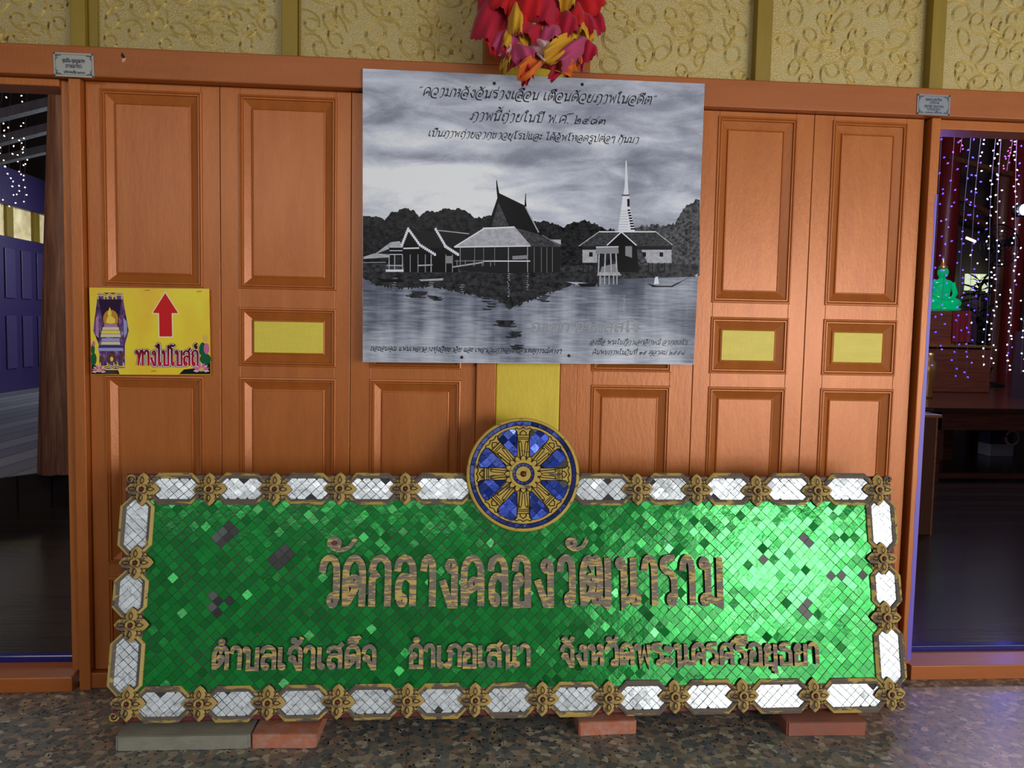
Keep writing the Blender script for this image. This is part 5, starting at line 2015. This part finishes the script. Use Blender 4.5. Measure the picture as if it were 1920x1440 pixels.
# stupa
pg_(WH_, [(1279, 483), (1284, 483), (1290, 600), (1293, 640), (1268, 640), (1275, 600)], 2)
pg_(WH_, [(1266, 643), (1296, 643), (1299, 690), (1322, 803), (1244, 803), (1260, 690)], 2)
pg_(D_, [(1286, 655), (1297, 655), (1298, 690), (1287, 690)], 3)
seg(MI, 1262, 638, 1296, 638, 5, 3)
for i in range(8):
    seg(K_, 1288 + i * 2.0, 706 + i * 12, 1300 + i * 2.9, 706 + i * 12, 7, 3)
    seg(LI, 1256 - i * 1.4, 710 + i * 12, 1290, 710 + i * 12, 2.5, 3)
# main hall
pg_(D_, [(530, 868), (985, 868), (985, 985), (700, 990), (530, 975)], 3)
pg_(K_, [(708, 628), (828, 686), (888, 808), (780, 796), (720, 740)], 3)
pg_(K_, [(706, 640), (655, 790), (780, 790)], 4)
pg_(MI, [(707, 670), (676, 778), (755, 778)], 5)
pg_(K_, [(697, 570), (700, 570), (706, 605), (715, 650), (702, 650), (698, 610)], 4)
pg_(K_, [(829, 630), (832, 630), (831, 660), (834, 690), (824, 690), (826, 660)], 4)
seg(LI, 828, 690, 888, 806, 5, 5)
pg_(LI, [(640, 790), (778, 784), (850, 866), (512, 870)], 5)
pg_(MI, [(778, 784), (902, 818), (985, 872), (850, 868)], 5)
seg(WH_, 636, 788, 780, 782, 7, 6)
seg(WH_, 640, 790, 508, 872, 6, 6)
seg(WH_, 508, 872, 852, 867, 5, 6)
seg(LI, 780, 784, 852, 868, 5, 6)
seg(GR, 905, 818, 985, 868, 3, 6)
pg_(LI, [(940, 838), (988, 838), (988, 862)], 6)
for x in (535, 600, 640, 690, 752, 838, 868, 900, 925, 950):
    seg(LI if x in (752, 838, 535) else GR, x, 872, x, 985 if x > 700 else 955, 3 if x in (752, 838) else 2, 6)
seg(WH_, 640, 935, 850, 935, 5, 6)
seg(LI, 500, 962, 640, 940, 6, 6)
for i in range(5):
    seg(GR, 520 + i * 38, 930, 520 + i * 38, 958, 3, 6)
seg(GR, 510, 935, 700, 932, 3, 6)
pg_(GR, [(770, 912), (838, 908), (840, 925), (770, 928)], 6)
# left pavilions
pg_(K_, [(277, 862), (520, 868), (525, 985), (285, 985)], 3)
pg_(D_, [(318, 800), (424, 806), (468, 872), (350, 878)], 4)
pg_(D_, [(430, 796), (578, 812), (505, 872), (466, 868)], 4)
pg_(K_, [(300, 792), (270, 865), (352, 862)], 5)
for (a, b, c_, d_) in ((300, 790, 272, 862), (300, 790, 352, 862), (424, 792, 468, 868), (352, 862, 420, 905), (466, 868, 524, 905)):
    for i in range(9):
        u = i / 8
        x, y = a + (c_ - a) * u, b + (d_ - b) * u
        pg_(WH_, [(x - 5, y - 4), (x + 4, y - 8), (x + 7, y + 5), (x - 3, y + 7)], 6)
seg(LI, 438, 797, 575, 812, 4, 6)
pg_(LI, [(148, 905), (222, 850), (262, 845), (278, 868), (278, 880), (215, 880)], 5)
pg_(K_, [(215, 870), (277, 870), (277, 907), (215, 907)], 6)
for y in (872, 905, 888):
    seg(WH_, 217, y, 275, y, 3, 7)
seg(WH_, 280, 878, 350, 876, 6, 6)
for x in (215, 240, 275, 310, 345, 378, 404, 470, 500):
    seg(LI if x < 280 or x == 404 else GR, x, 905, x, 985, 4, 6)
seg(LI, 345, 955, 410, 952, 6, 7)
seg(WH_, 200, 978, 280, 978, 10, 7)
seg(LI, 205, 955, 275, 955, 5, 7)
pg_(GR, [(470, 912), (500, 912), (500, 945), (470, 945)], 6)
pg_(LI, [(100, 915), (150, 900), (215, 905), (215, 918), (100, 925)], 5)
seg(GR, 97, 942, 200, 940, 4, 6)
seg(D_, 245, 712, 247, 846, 3, 6)
# right house on stilts
pg_(MI, [(1068, 868), (1160, 803), (1262, 803), (1196, 866)], 4)
pg_(MI, [(1262, 803), (1415, 803), (1490, 864), (1330, 866)], 4)
pg_(K_, [(1195, 866), (1260, 806), (1328, 866), (1340, 985), (1250, 985)], 5)
seg(WH_, 1195, 864, 1260, 804, 5, 6)
seg(WH_, 1260, 804, 1328, 864, 5, 6)
seg(WH_, 1160, 803, 1415, 803, 5, 6)
seg(LI, 1160, 803, 1068, 868, 4, 6)
seg(LI, 1415, 803, 1490, 862, 4, 6)
pg_(LI, [(1085, 884), (1152, 884), (1152, 942), (1085, 942)], 5)
pg_(LI, [(1350, 884), (1486, 884), (1486, 944), (1378, 944)], 5)
for x in (1115, 1355, 1432):
    pg_(K_, [(x, 895), (x + 16, 895), (x + 16, 915), (x, 915)], 6)
pg_(D_, [(1085, 868), (1490, 866), (1486, 884), (1085, 884)], 4)
pg_(GR, [(1278, 868), (1308, 868), (1308, 920), (1278, 910)], 6)
for x in (1090, 1112, 1135, 1382, 1400, 1425, 1455, 1480):
    seg(D_, x, 942, x, 985, 5, 5)
# landing pavilion
pg_(GR, [(1148, 872), (1246, 870), (1248, 900), (1142, 902)], 7)
seg(WH_, 1146, 872, 1248, 870, 4, 8)
for x in (1160, 1188, 1212, 1236):
    seg(LI, x, 900, x - 4 if x < 1200 else x + 4, 1000, 6, 7)
pg_(LI, [(1155, 985), (1250, 985), (1262, 1000), (1150, 1000)], 7)
for x in (1165, 1185, 1205, 1225, 1240):
    seg(LI, x, 1000, x, 1040, 5, 7)
pg_(GR, [(1172, 960), (1240, 945), (1245, 985), (1165, 985)], 6)
# boats
pg_(K_, [(152, 1004), (180, 1015), (270, 1020), (290, 1028), (185, 1030)], 7)
pg_(LI, [(350, 1018), (460, 1012), (455, 1022), (360, 1025)], 7)
pg_(LI, [(1012, 1028), (1070, 1030), (1120, 1036), (1060, 1042)], 7)
pg_(K_, [(1062, 1036), (1150, 1034), (1140, 1050), (1080, 1050)], 7)
pg_(K_, [(1378, 1036), (1420, 1046), (1485, 1046), (1562, 1010), (1490, 1052), (1400, 1052)], 7)
pg_(WH_, [(1412, 1008), (1424, 1004), (1430, 1038), (1406, 1040)], 8)
pg_(LI, [(1590, 1000), (1604, 990), (1602, 1010)], 7)
art.build('temple_picture', AM, poster)
# captions
txt = MB()
PT = PY - 0.0009


def cap(text, xa, ya, xb, yb, hpx, wmax, wmin, shear=0.28, font=GS, m=0, dy=0.0):
    a, b = W(xa, ya, PT), W(xb, yb, PT)
    wall_text(txt, text, (a.x, a.z), (b.x, b.z), hpx * 0.00195, PT - dy, wmax, wmin, 0.75, shear, font, m)


cap('“ความหลังอันร่างเลือน เตือนด้วยภาพในอดีต”', 783, 179, 1228, 196.5, 14.5, 0.0042, 0.0011)
cap('ภาพนี้ถ่ายในปี พ.ศ. ๒๔๘๓', 880, 225, 1134, 234, 14, 0.0042, 0.0011)
cap('เป็นภาพถ่ายจากชาวยุโรปและ ได้อัพโหลดรูปต่อๆ กันมา', 802, 255.5, 1196, 268.5, 10.5, 0.0033, 0.0009)
cap('ขอขอบคุณ แฟนเพจกลางทุ่งวิทยาลัย และ เพจรวมภาพอดีตเล่าเหตุการณ์ต่างๆ', 694, 657, 1052, 662.5, 7.5, 0.0024, 0.0008)
cap('ลงชื่อ พระใบฎีกาเอกลักษณ์ อาภสฺสโร', 1106, 645.5, 1288, 646.5, 7.5, 0.0023, 0.0008)
cap('ค้นพบภาพในวันที่ ๑๕ ตุลาคม ๒๕๕๗', 1110, 664.5, 1283, 665.5, 7.5, 0.0023, 0.0008)
txt.build('caption_text', M['ink'], poster)
txt = MB()
cap('อ.เอก อาภสฺสโร', 993, 622, 1196, 622.5, 16, 0.0075, 0.0055, 0.2, G, 1)
cap('อ.เอก อาภสฺสโร', 993.6, 622.4, 1196.6, 622.9, 16, 0.0042, 0.003, 0.2, G, 0, 0.0003)
txt.build('embossed_text', [flat('print_water_grey', g(0.30)), flat('print_edge_light', g(0.50))], poster)
# two fixing screws in the upper edge, two in the lower
for (px, py) in ((927, 156.5), (1092, 158.5), (866, 670), (1067, 667)):
    c = W(px, py, PT)
    mb = MB()
    mb.lathe([(0.0055, 0), (0.005, 0.003), (0.002, 0.004)], 12)
    o = mb.build('screw', M['black'], poster, True)
    o.location = (c.x, PY, c.z)
    o.rotation_euler = (math.pi / 2, 0, 0)

# ================================================================== YELLOW ARROW SIGN
AY = -0.003


def AZ(zx, zy, k=0):
    return W(160 + zx / 7.68, 530 + zy / 7.68, AY - 0.0002 * k)


def yellow_print():
    m = mat('yellow_print', (0.7, 0.5, 0.02), 0.28, 0, 0.5, 0.2, 0.2)
    t = NT(m)
    n = t.noise(t.coord((3, 1, 2)), 3, 3, 0.5)
    n2 = t.noise(t.coord((60, 1, 9)), 3, 3, 0.6)
    c = t.ramp(n.outputs[0], [(0.3, (0.86, 0.54, 0.015)), (0.6, (0.88, 0.72, 0.02))])
    c = t.mix(t.ramp(n2.outputs[0], [(0.62, BLK), (0.8, (0.6, 0.6, 0.6))]), c, (0.92, 0.85, 0.25))
    t.color(c)
    return m


# sheet of corrugated plastic
cs = [AZ(95, 1322), AZ(1805, 1328), AZ(1782, 88), AZ(55, 70)]
mb = MB()
mb.hexa([(p.x, AY + 0.005, p.z) for p in cs], [(p.x, AY, p.z) for p in cs])
arrow = fix_normals(mb.build('arrow_sign', yellow_print()))
tag(arrow, 'yellow printed direction sign with a red up arrow on the left door leaf', 'sign')


LIFT = [0]


def afill(mb, pts, k, m):
    LIFT[0] = (LIFT[0] + 1) % 40
    k += LIFT[0] * 0.02
    mb.face([AZ(x, y, k) for x, y in pts], m)


mb = MB()
afill(mb, [(1150, 122), (1358, 452), (1258, 455), (1264, 790), (1054, 790), (1046, 455), (950, 448)], 1, 0)
afill(mb, [(1150, 150), (1335, 438), (1243, 440), (1250, 775), (1068, 775), (1062, 440), (972, 434)], 2, 1)
mb.build('red_arrow', [flat('print_cream', (0.92, 0.80, 0.55)), flat('print_red', (0.62, 0.02, 0.022), 0.25)], arrow)


def letter_grad():
    m = flat('print_crimson', (0.3, 0.01, 0.03), 0.3)
    t = NT(m)
    sx = t.n('ShaderNodeSeparateXYZ')
    t.l(t.coord(), sx.inputs[0])
    z0, z1 = AZ(1200, 1215).z, AZ(1200, 930).z
    f = t.math('DIVIDE', t.math('SUBTRACT', sx.outputs[2], z0), z1 - z0)
    t.color(t.ramp(f, [(0.0, (0.60, 0.01, 0.05)), (0.5, (0.34, 0.010, 0.035)), (1.0, (0.07, 0.005, 0.015))]))
    return m


mb = MB()
p0, p1 = AZ(730, 1195, 0), AZ(1630, 1195, 0)
for k, (gr, m) in enumerate(((0.0070, 0), (0.0040, 1), (0.0, 2))):
    wall_text(mb, 'ทางไปโบสถ์', (p0.x, p0.z), (p1.x, p1.z), 0.053, AY - 0.0003 * (k + 4), 0.0080, 0.0056, 0.5, 0.0, G, m, gr)
mb.build('lettering', [M['ink'], flat('print_white_edge', (0.88, 0.82, 0.82)), letter_grad()], arrow)
# printed picture of an altar: purple hall, gilt border, seated gilt figure


def hall_print():
    m = flat('print_purple_hall', (0.1, 0.03, 0.12))
    t = NT(m)
    n = t.noise(t.coord((8, 1, 5)), 6, 4, 0.6)
    n2 = t.noise(t.coord((120, 1, 3)), 3, 2, 0.5)
    c = t.ramp(n.outputs[0], [(0.35, (0.02, 0.008, 0.03)), (0.55, (0.14, 0.06, 0.20)), (0.72, (0.42, 0.34, 0.60))])
    t.color(t.mix(t.ramp(n2.outputs[0], [(0.55, BLK), (0.75, (0.35, 0.35, 0.35))]), c, (0.5, 0.45, 0.7)))
    return m


mb = MB()
OUT = [(165, 135), (550, 135), (558, 270), (635, 690), (578, 900), (582, 1250), (195, 1250), (188, 900), (105, 690), (158, 260)]
afill(mb, OUT, 1, 0)
afill(mb, [(190, 240), (520, 240), (480, 560), (250, 560)], 2, 3)


def aline(pts, wpx, k, m):
    Q = [Vector((AZ(x, y).x, AZ(x, y).z)) for x, y in pts]
    L_, R_ = ribbon(Q, lambda t_, u: wpx / 7.68 * 0.00195)
    LIFT[0] = (LIFT[0] + 1) % 40
    k += LIFT[0] * 0.02
    for i in range(len(Q) - 1):
        yy = AY - 0.0002 * k - i * 0.000003
        mb.face([(R_[i].x, yy, R_[i].y), (R_[i + 1].x, yy, R_[i + 1].y), (L_[i + 1].x, yy, L_[i + 1].y), (L_[i].x, yy, L_[i].y)], m)


aline([(x, y) for x, y in OUT] + [OUT[0]], 16, 2, 1)
for y0 in (155, 180):
    aline([(165, y0), (260, y0), (310, y0 + 25), (350, y0), (400, y0 + 25), (450, y0), (550, y0)], 12, 3, 1)
for y0 in (1205, 1232):
    aline([(195, y0), (280, y0), (340, y0 - 20), (390, y0), (440, y0 - 20), (490, y0), (580, y0)], 12, 3, 1)
for x in (180, 270, 320, 390, 440, 525):
    aline([(x, 180), (x + 5, 240)], 14, 3, 1)
for x in (215, 320, 410, 465, 550):
    aline([(x, 1150), (x + 4, 1200)], 14, 3, 1)


def ell(cx, cy, rx, ry, k, m, a0=0, a1=360):
    afill(mb, [(cx + rx * math.cos(math.radians(a0 + (a1 - a0) * i / 20)), cy - ry * math.sin(math.radians(a0 + (a1 - a0) * i / 20))) for i in range(21)], k, m)


ell(365, 520, 110, 130, 3, 2)
ell(350, 440, 28, 46, 4, 1)
afill(mb, [(335, 395), (352, 350), (370, 395)], 4, 1)
afill(mb, [(330, 480), (378, 480), (440, 540), (300, 540)], 4, 1)
ell(365, 560, 70, 30, 4, 1)
for i, (y, hw, m_) in enumerate(((600, 90, 5), (640, 115, 4), (690, 130, 1), (740, 140, 4), (800, 125, 6), (850, 130, 4), (900, 170, 7), (940, 175, 6))):
    afill(mb, [(365 - hw, y), (365 + hw, y), (365 + hw + 8, y + 44), (365 - hw - 8, y + 44)], 4, m_)
afill(mb, [(150, 500), (190, 480), (195, 800), (150, 760)], 3, 5)
afill(mb, [(545, 500), (595, 560), (600, 720), (560, 800)], 3, 6)
ell(380, 1080, 60, 70, 4, 8)
ell(380, 1100, 22, 34, 5, 1)
ell(240, 1100, 30, 40, 4, 8)
ell(520, 1060, 30, 40, 4, 8)
mb.build('altar_picture', [hall_print(), flat('print_gold', (0.88, 0.68, 0.10)), flat('print_orange', (0.55, 0.25, 0.04)), flat('print_night', (0.03, 0.012, 0.04)), flat('print_ivory', (0.70, 0.66, 0.42)), flat('print_mauve', (0.42, 0.22, 0.46)), flat('print_lilac', (0.36, 0.36, 0.66)), flat('print_indigo', (0.05, 0.04, 0.22)), flat('print_umber', (0.14, 0.05, 0.04))], arrow)
# lotus flowers and leaves in the two lower corners
LMAT = [flat('print_pond', (0.012, 0.012, 0.02)), flat('print_leaf', (0.01, 0.12, 0.05)), flat('print_pink', (0.62, 0.16, 0.34)), flat('print_dusk', (0.07, 0.03, 0.06)), flat('print_petal', (0.75, 0.55, 0.66)), flat('print_stamen', (0.72, 0.5, 0.14))]
for right in (0, 1):
    mb = MB()
    if right:
        afill(mb, [(1350, 1318), (1420, 1250), (1600, 1230), (1640, 760), (1792, 700), (1803, 1320)][0:3] + [(1690, 1180), (1797, 1100), (1803, 1320)], 2, 0)
        leaves_ = ((1730, 1100, 80, 80, 1), (1690, 960, 50, 100, 1), (1745, 950, 40, 80, 2), (1725, 800, 34, 50, 5))
        cx, cy, s_ = 1670, 1255, 1.15
    else:
        afill(mb, [(92, 1150), (200, 1240), (470, 1260), (495, 1318), (95, 1318)], 2, 0)
        leaves_ = ((120, 1100, 42, 90, 1), (110, 960, 26, 80, 1), (120, 880, 20, 40, 2), (370, 1290, 90, 26, 3))
        cx, cy, s_ = 195, 1270, 1.0
    for (x, y, rx, ry, m_) in leaves_:
        ell(x, y, rx, ry, 3, m_)
    for i in range(9):
        an = math.radians(-10 + i * 25)
        ln = 105 * s_
        dx, dy = math.cos(an), -math.sin(an) * 0.9
        nx, ny = -dy * 22 * s_, dx * 22 * s_
        afill(mb, [(cx, cy), (cx + dx * ln * .55 + nx, cy + dy * ln * .55 + ny), (cx + dx * ln, cy + dy * ln), (cx + dx * ln * .55 - nx, cy + dy * ln * .55 - ny)], 4 + (i % 2), 2 if i % 2 else 4)
    ell(cx, cy - 5, 30 * s_, 26 * s_, 6, 5)
    mb.build('lotus_picture', LMAT, arrow)
for (x, y) in ((893, 112), (1640, 130), (985, 1277)):
    mb = MB()
    a_, b_ = AZ(x - 36, y), AZ(x + 36, y - 6)
    mb.tube([(a_.x, AY - 0.0005, a_.z), (b_.x, AY - 0.0005, b_.z)], 0.0008, 4)
    mb.build('staple', M['black'], arrow)


# ================================================================== SMALL METAL PLAQUES
def plaque(px, m, lines, label, wd):
    y = -0.0385
    P4 = [W(*p, y) for p in px]        # tl tr br bl
    mb = MB()
    mb.hexa([(p.x, y + 0.003, p.z) for p in (P4[3], P4[2], P4[1], P4[0])], [(p.x, y, p.z) for p in (P4[3], P4[2], P4[1], P4[0])])
    o = fix_normals(mb.build('name_plaque', m))
    tag(o, label, 'plaque', None)

    def uv(u, v):
        a = P4[0].lerp(P4[1], u)
        b = P4[3].lerp(P4[2], u)
        q = a.lerp(b, v)
        return Vector((q.x, q.z))
    mb = MB()
    for (p, q) in (((.05, .08), (.95, .08)), ((.95, .08), (.95, .92)), ((.95, .92), (.05, .92)), ((.05, .92), (.05, .08))):
        L_, R_ = ribbon([uv(*p), uv(*q)], lambda t_, u: 0.0011)
        mb.face([(R_[0].x, y - 0.0003, R_[0].y), (R_[1].x, y - 0.0003, R_[1].y), (L_[1].x, y - 0.0003, L_[1].y), (L_[0].x, y - 0.0003, L_[0].y)])
    for (cu, cv, su, sv) in ((.05, .08, 1, 1), (.95, .08, -1, 1), (.95, .92, -1, -1), (.05, .92, 1, -1)):
        for (du, dv, r) in ((0.03, 0.05, .004), (0.09, 0.04, .0028), (0.03, 0.15, .0028), (0.13, 0.02, .002), (0.0, 0.22, .002)):
            c = uv(cu + su * du, cv + sv * dv)
            mb.face([(c.x + r * math.cos(i / 10 * 6.283), y - 0.0004, c.y + r * math.sin(i / 10 * 6.283)) for i in range(10)])
    mb.build('border', M['ink_blue'], o)
    mb = MB()
    for (s_, u0, u1, v, h) in lines:
        a, b = uv(u0, v), uv(u1, v)
        wall_text(mb, s_, (a.x, a.y), (b.x, b.y), h, y - 0.0005, wd, wd, 0.5)
    mb.build('engraved_text', M['ink_blue'], o)
    # screws in the four corners
    for (u, v) in ((.025, .04), (.975, .04), (.975, .96), (.025, .96)):
        c = uv(u, v)
        mb = MB()
        mb.lathe([(0.003, 0), (0.0025, 0.002), (0.001, 0.0025)], 10)
        k = mb.build('screw', M['black'], o, True)
        k.location = (c.x, y, c.y)
        k.rotation_euler = (math.pi / 2, 0, 0)
    return o


plaque([(99.5, 97.5), (175, 101), (176.5, 146), (101, 142.5)], M['plate'], [('คุณนิน-คุณบุญเทพ'.replace('ญ', 'ณ'), .22, .78, .40, .0105), ('อาจณเพียร', .30, .70, .62, .0105), ('บริจาคเมื่อ ๒๕๔๗', .25, .77, .85, .006)],
       'silver metal plaque screwed to the beam above the left opening', 0.0019)
plaque([(1720.5, 176), (1782.5, 179), (1780.5, 217), (1719, 214)], M['plate_dark'], [('คุณแม่ บุนเรือน', .25, .74, .30, .0075), ('บริจาค', .38, .66, .46, .0075), ('คุณพ่อ บุนธรรม', .22, .80, .63, .0075), ('พร้อมลูก', .30, .70, .78, .0075), ('๒๕๔๗ บริจาค', .27, .75, .90, .004)],
       'dark grey metal plaque screwed to the beam above the right opening', 0.0014)

# ================================================================== PAPER FLOWERS hanging in front of the pillar
PC = W(1014, 0, -0.17)
bunch = empty('paper_flower_bunch', (PC.x, PC.y, PC.z))
tag(bunch, 'hanging bunch of red, yellow and pink crepe paper petals above the photo board', 'paper flowers')


def crepe(name, c):
    m = mat(name, c, 0.75, 0, 0.2)
    b = m.node_tree.nodes['Principled BSDF']
    b.inputs['Sheen Weight'].default_value = 0.15
    t = NT(m)
    n = t.noise(t.coord((6, 6, 1)), 22, 3, 0.6)
    t.bump(n.outputs[0], 0.4, 0.004)
    return m


CR = [crepe('red_crepe', (0.50, 0.008, 0.012)), crepe('crimson_crepe', (0.42, 0.010, 0.035)), crepe('magenta_crepe', (0.46, 0.055, 0.15)), crepe('yellow_crepe', (0.62, 0.33, 0.02)), crepe('orange_crepe', (0.70, 0.15, 0.015)), crepe('pale_pink_crepe', (0.62, 0.40, 0.42))]


def petal(a, b, wpx, ci, depth, rr_, tipdepth=0.0):
    """sheet of crepe paper hanging from a to b (photo px), wpx wide, with a pinked lower edge"""
    yb_ = PC.y - depth
    A, Bp = W(a[0], a[1], yb_) - PC, W(b[0], b[1], yb_ - 0.03 - tipdepth) - PC
    d = Bp - A
    ln = d.length
    d.normalize()
    side = d.cross(Vector((0, -1, 0))).normalized()
    nrm = side.cross(d).normalized()
    if nrm.y > 0:
        nrm = -nrm
    wd = wpx * 0.00225
    ny, nx = 9, 18
    ph, cv, fr_ = rr_.uniform(0, 6.28), rr_.uniform(0.5, 1.0), rr_.uniform(4.0, 8.0)
    skew = rr_.uniform(-0.25, 0.25)
    P = []
    for j in range(ny + 1):
        v = j / ny
        rowp = []
        for i in range(nx + 1):
            u = i / nx - 0.5
            wv_ = wd * (0.7 + 0.3 * min(1, v * 1.6))
            p = A + d * (ln * v) + side * (u * wv_ + skew * wd * (v - 0.5))
            p += nrm * (0.05 * math.sin(v * 2.6) * cv + 0.016 * math.sin(u * fr_ + ph + v * 1.5) * (0.4 + v) + 0.010 * math.sin(u * 15 + ph * 2 - v * 4) * v - 0.10 * wd / 0.1 * u * u)
            if j == ny:
                p += d * (0.006 if i % 2 else 0.0)
                p += d * (ln * 0.12 * (math.cos(u * 2.6 + skew * 4) - 0.7))
            rowp.append(p)
        P.append(rowp)
    mb = MB()
    w_ = nx + 1
    mb.add([q for r_ in P for q in r_], [(j * w_ + i, j * w_ + i + 1, (j + 1) * w_ + i + 1, (j + 1) * w_ + i) for j in range(ny) for i in range(nx)])
    o = mb.build('paper_petal', CR[ci], bunch, True)
    md = o.modifiers.new('thickness', 'SOLIDIFY')
    md.thickness = 0.0006


rp = random.Random(17)
# start px, end px, width px, colour, depth in front of the core (m); rear layers first
PETALS = [
    ((935, -70), (930, 60), 60, 1, -0.02), ((975, -80), (975, 70), 60, 0, -0.03), ((1020, -80), (1020, 80), 60, 0, -0.03), ((1060, -80), (1065, 60), 60, 1, -0.03), ((1085, -70), (1095, 50), 50, 0, -0.02),
    ((945, -25), (918, 82), 58, 1, 0.03), ((958, -40), (945, 30), 50, 0, 0.045), ((938, 30), (925, 100), 26, 0, 0.035), ((958, 40), (945, 106), 36, 2, 0.03), ((958, 60), (950, 118), 22, 1, 0.02),
    ((966, -5), (976, 76), 30, 3, 0.06), ((985, 30), (1000, 84), 44, 3, 0.05), ((975, 55), (958, 103), 36, 3, 0.04),
    ((990, -60), (988, 40), 52, 0, 0.075), ((1005, -20), (1000, 58), 44, 0, 0.08), ((1030, -40), (1028, 55), 50, 1, 0.085), ((1050, -30), (1045, 62), 44, 1, 0.07), ((1055, 20), (1060, 70), 38, 1, 0.08),
    ((1012, 35), (1005, 82), 48, 1, 0.09), ((1035, 40), (1045, 82), 50, 2, 0.09), ((1062, -60), (1060, 20), 26, 3, 0.075), ((1075, -30), (1105, 34), 52, 0, 0.06), ((1085, 5), (1075, 58), 42, 0, 0.07),
    ((1095, 15), (1112, 72), 34, 1, 0.04), ((1080, 30), (1096, 70), 36, 3, 0.07), ((1070, 40), (1085, 80), 44, 3, 0.065), ((1085, 66), (1022, 112), 26, 3, 0.10), ((1100, 70), (1042, 118), 34, 2, 0.09),
    ((1092, 76), (1098, 118), 34, 1, 0.05), ((995, 80), (1032, 118), 26, 5, 0.07), ((968, 84), (990, 124), 34, 2, 0.08), ((990, 84), (1002, 122), 44, 1, 0.05), ((1030, 95), (1044, 124), 30, 5, 0.06),
    ((1015, 105), (974, 148), 24, 4, 0.09), ((1010, 112), (1072, 130), 24, 4, 0.06), ((1065, 100), (1074, 132), 30, 4, 0.05), ((1062, 118), (1028, 143), 20, 1, 0.05), ((984, 122), (981, 158), 16, 1, 0.07), ((984, 126), (994, 150), 14, 1, 0.065),
    ((958, 92), (947, 130), 16, 3, 0.02), ((960, 96), (940, 112), 18, 5, 0.03), ((1078, 100), (1085, 132), 16, 2, 0.04), ((975, 110), (968, 132), 30, 1, 0.04),
]
for (a, b, wpx, ci, dep) in PETALS:
    petal(a, b, wpx, ci, dep, rp)
mb = MB()
mb.tube([(0, 0, -0.1), (0, 0, 3.05 - PC.z)], 0.004, 6)
mb.build('string', M['white'], bunch)
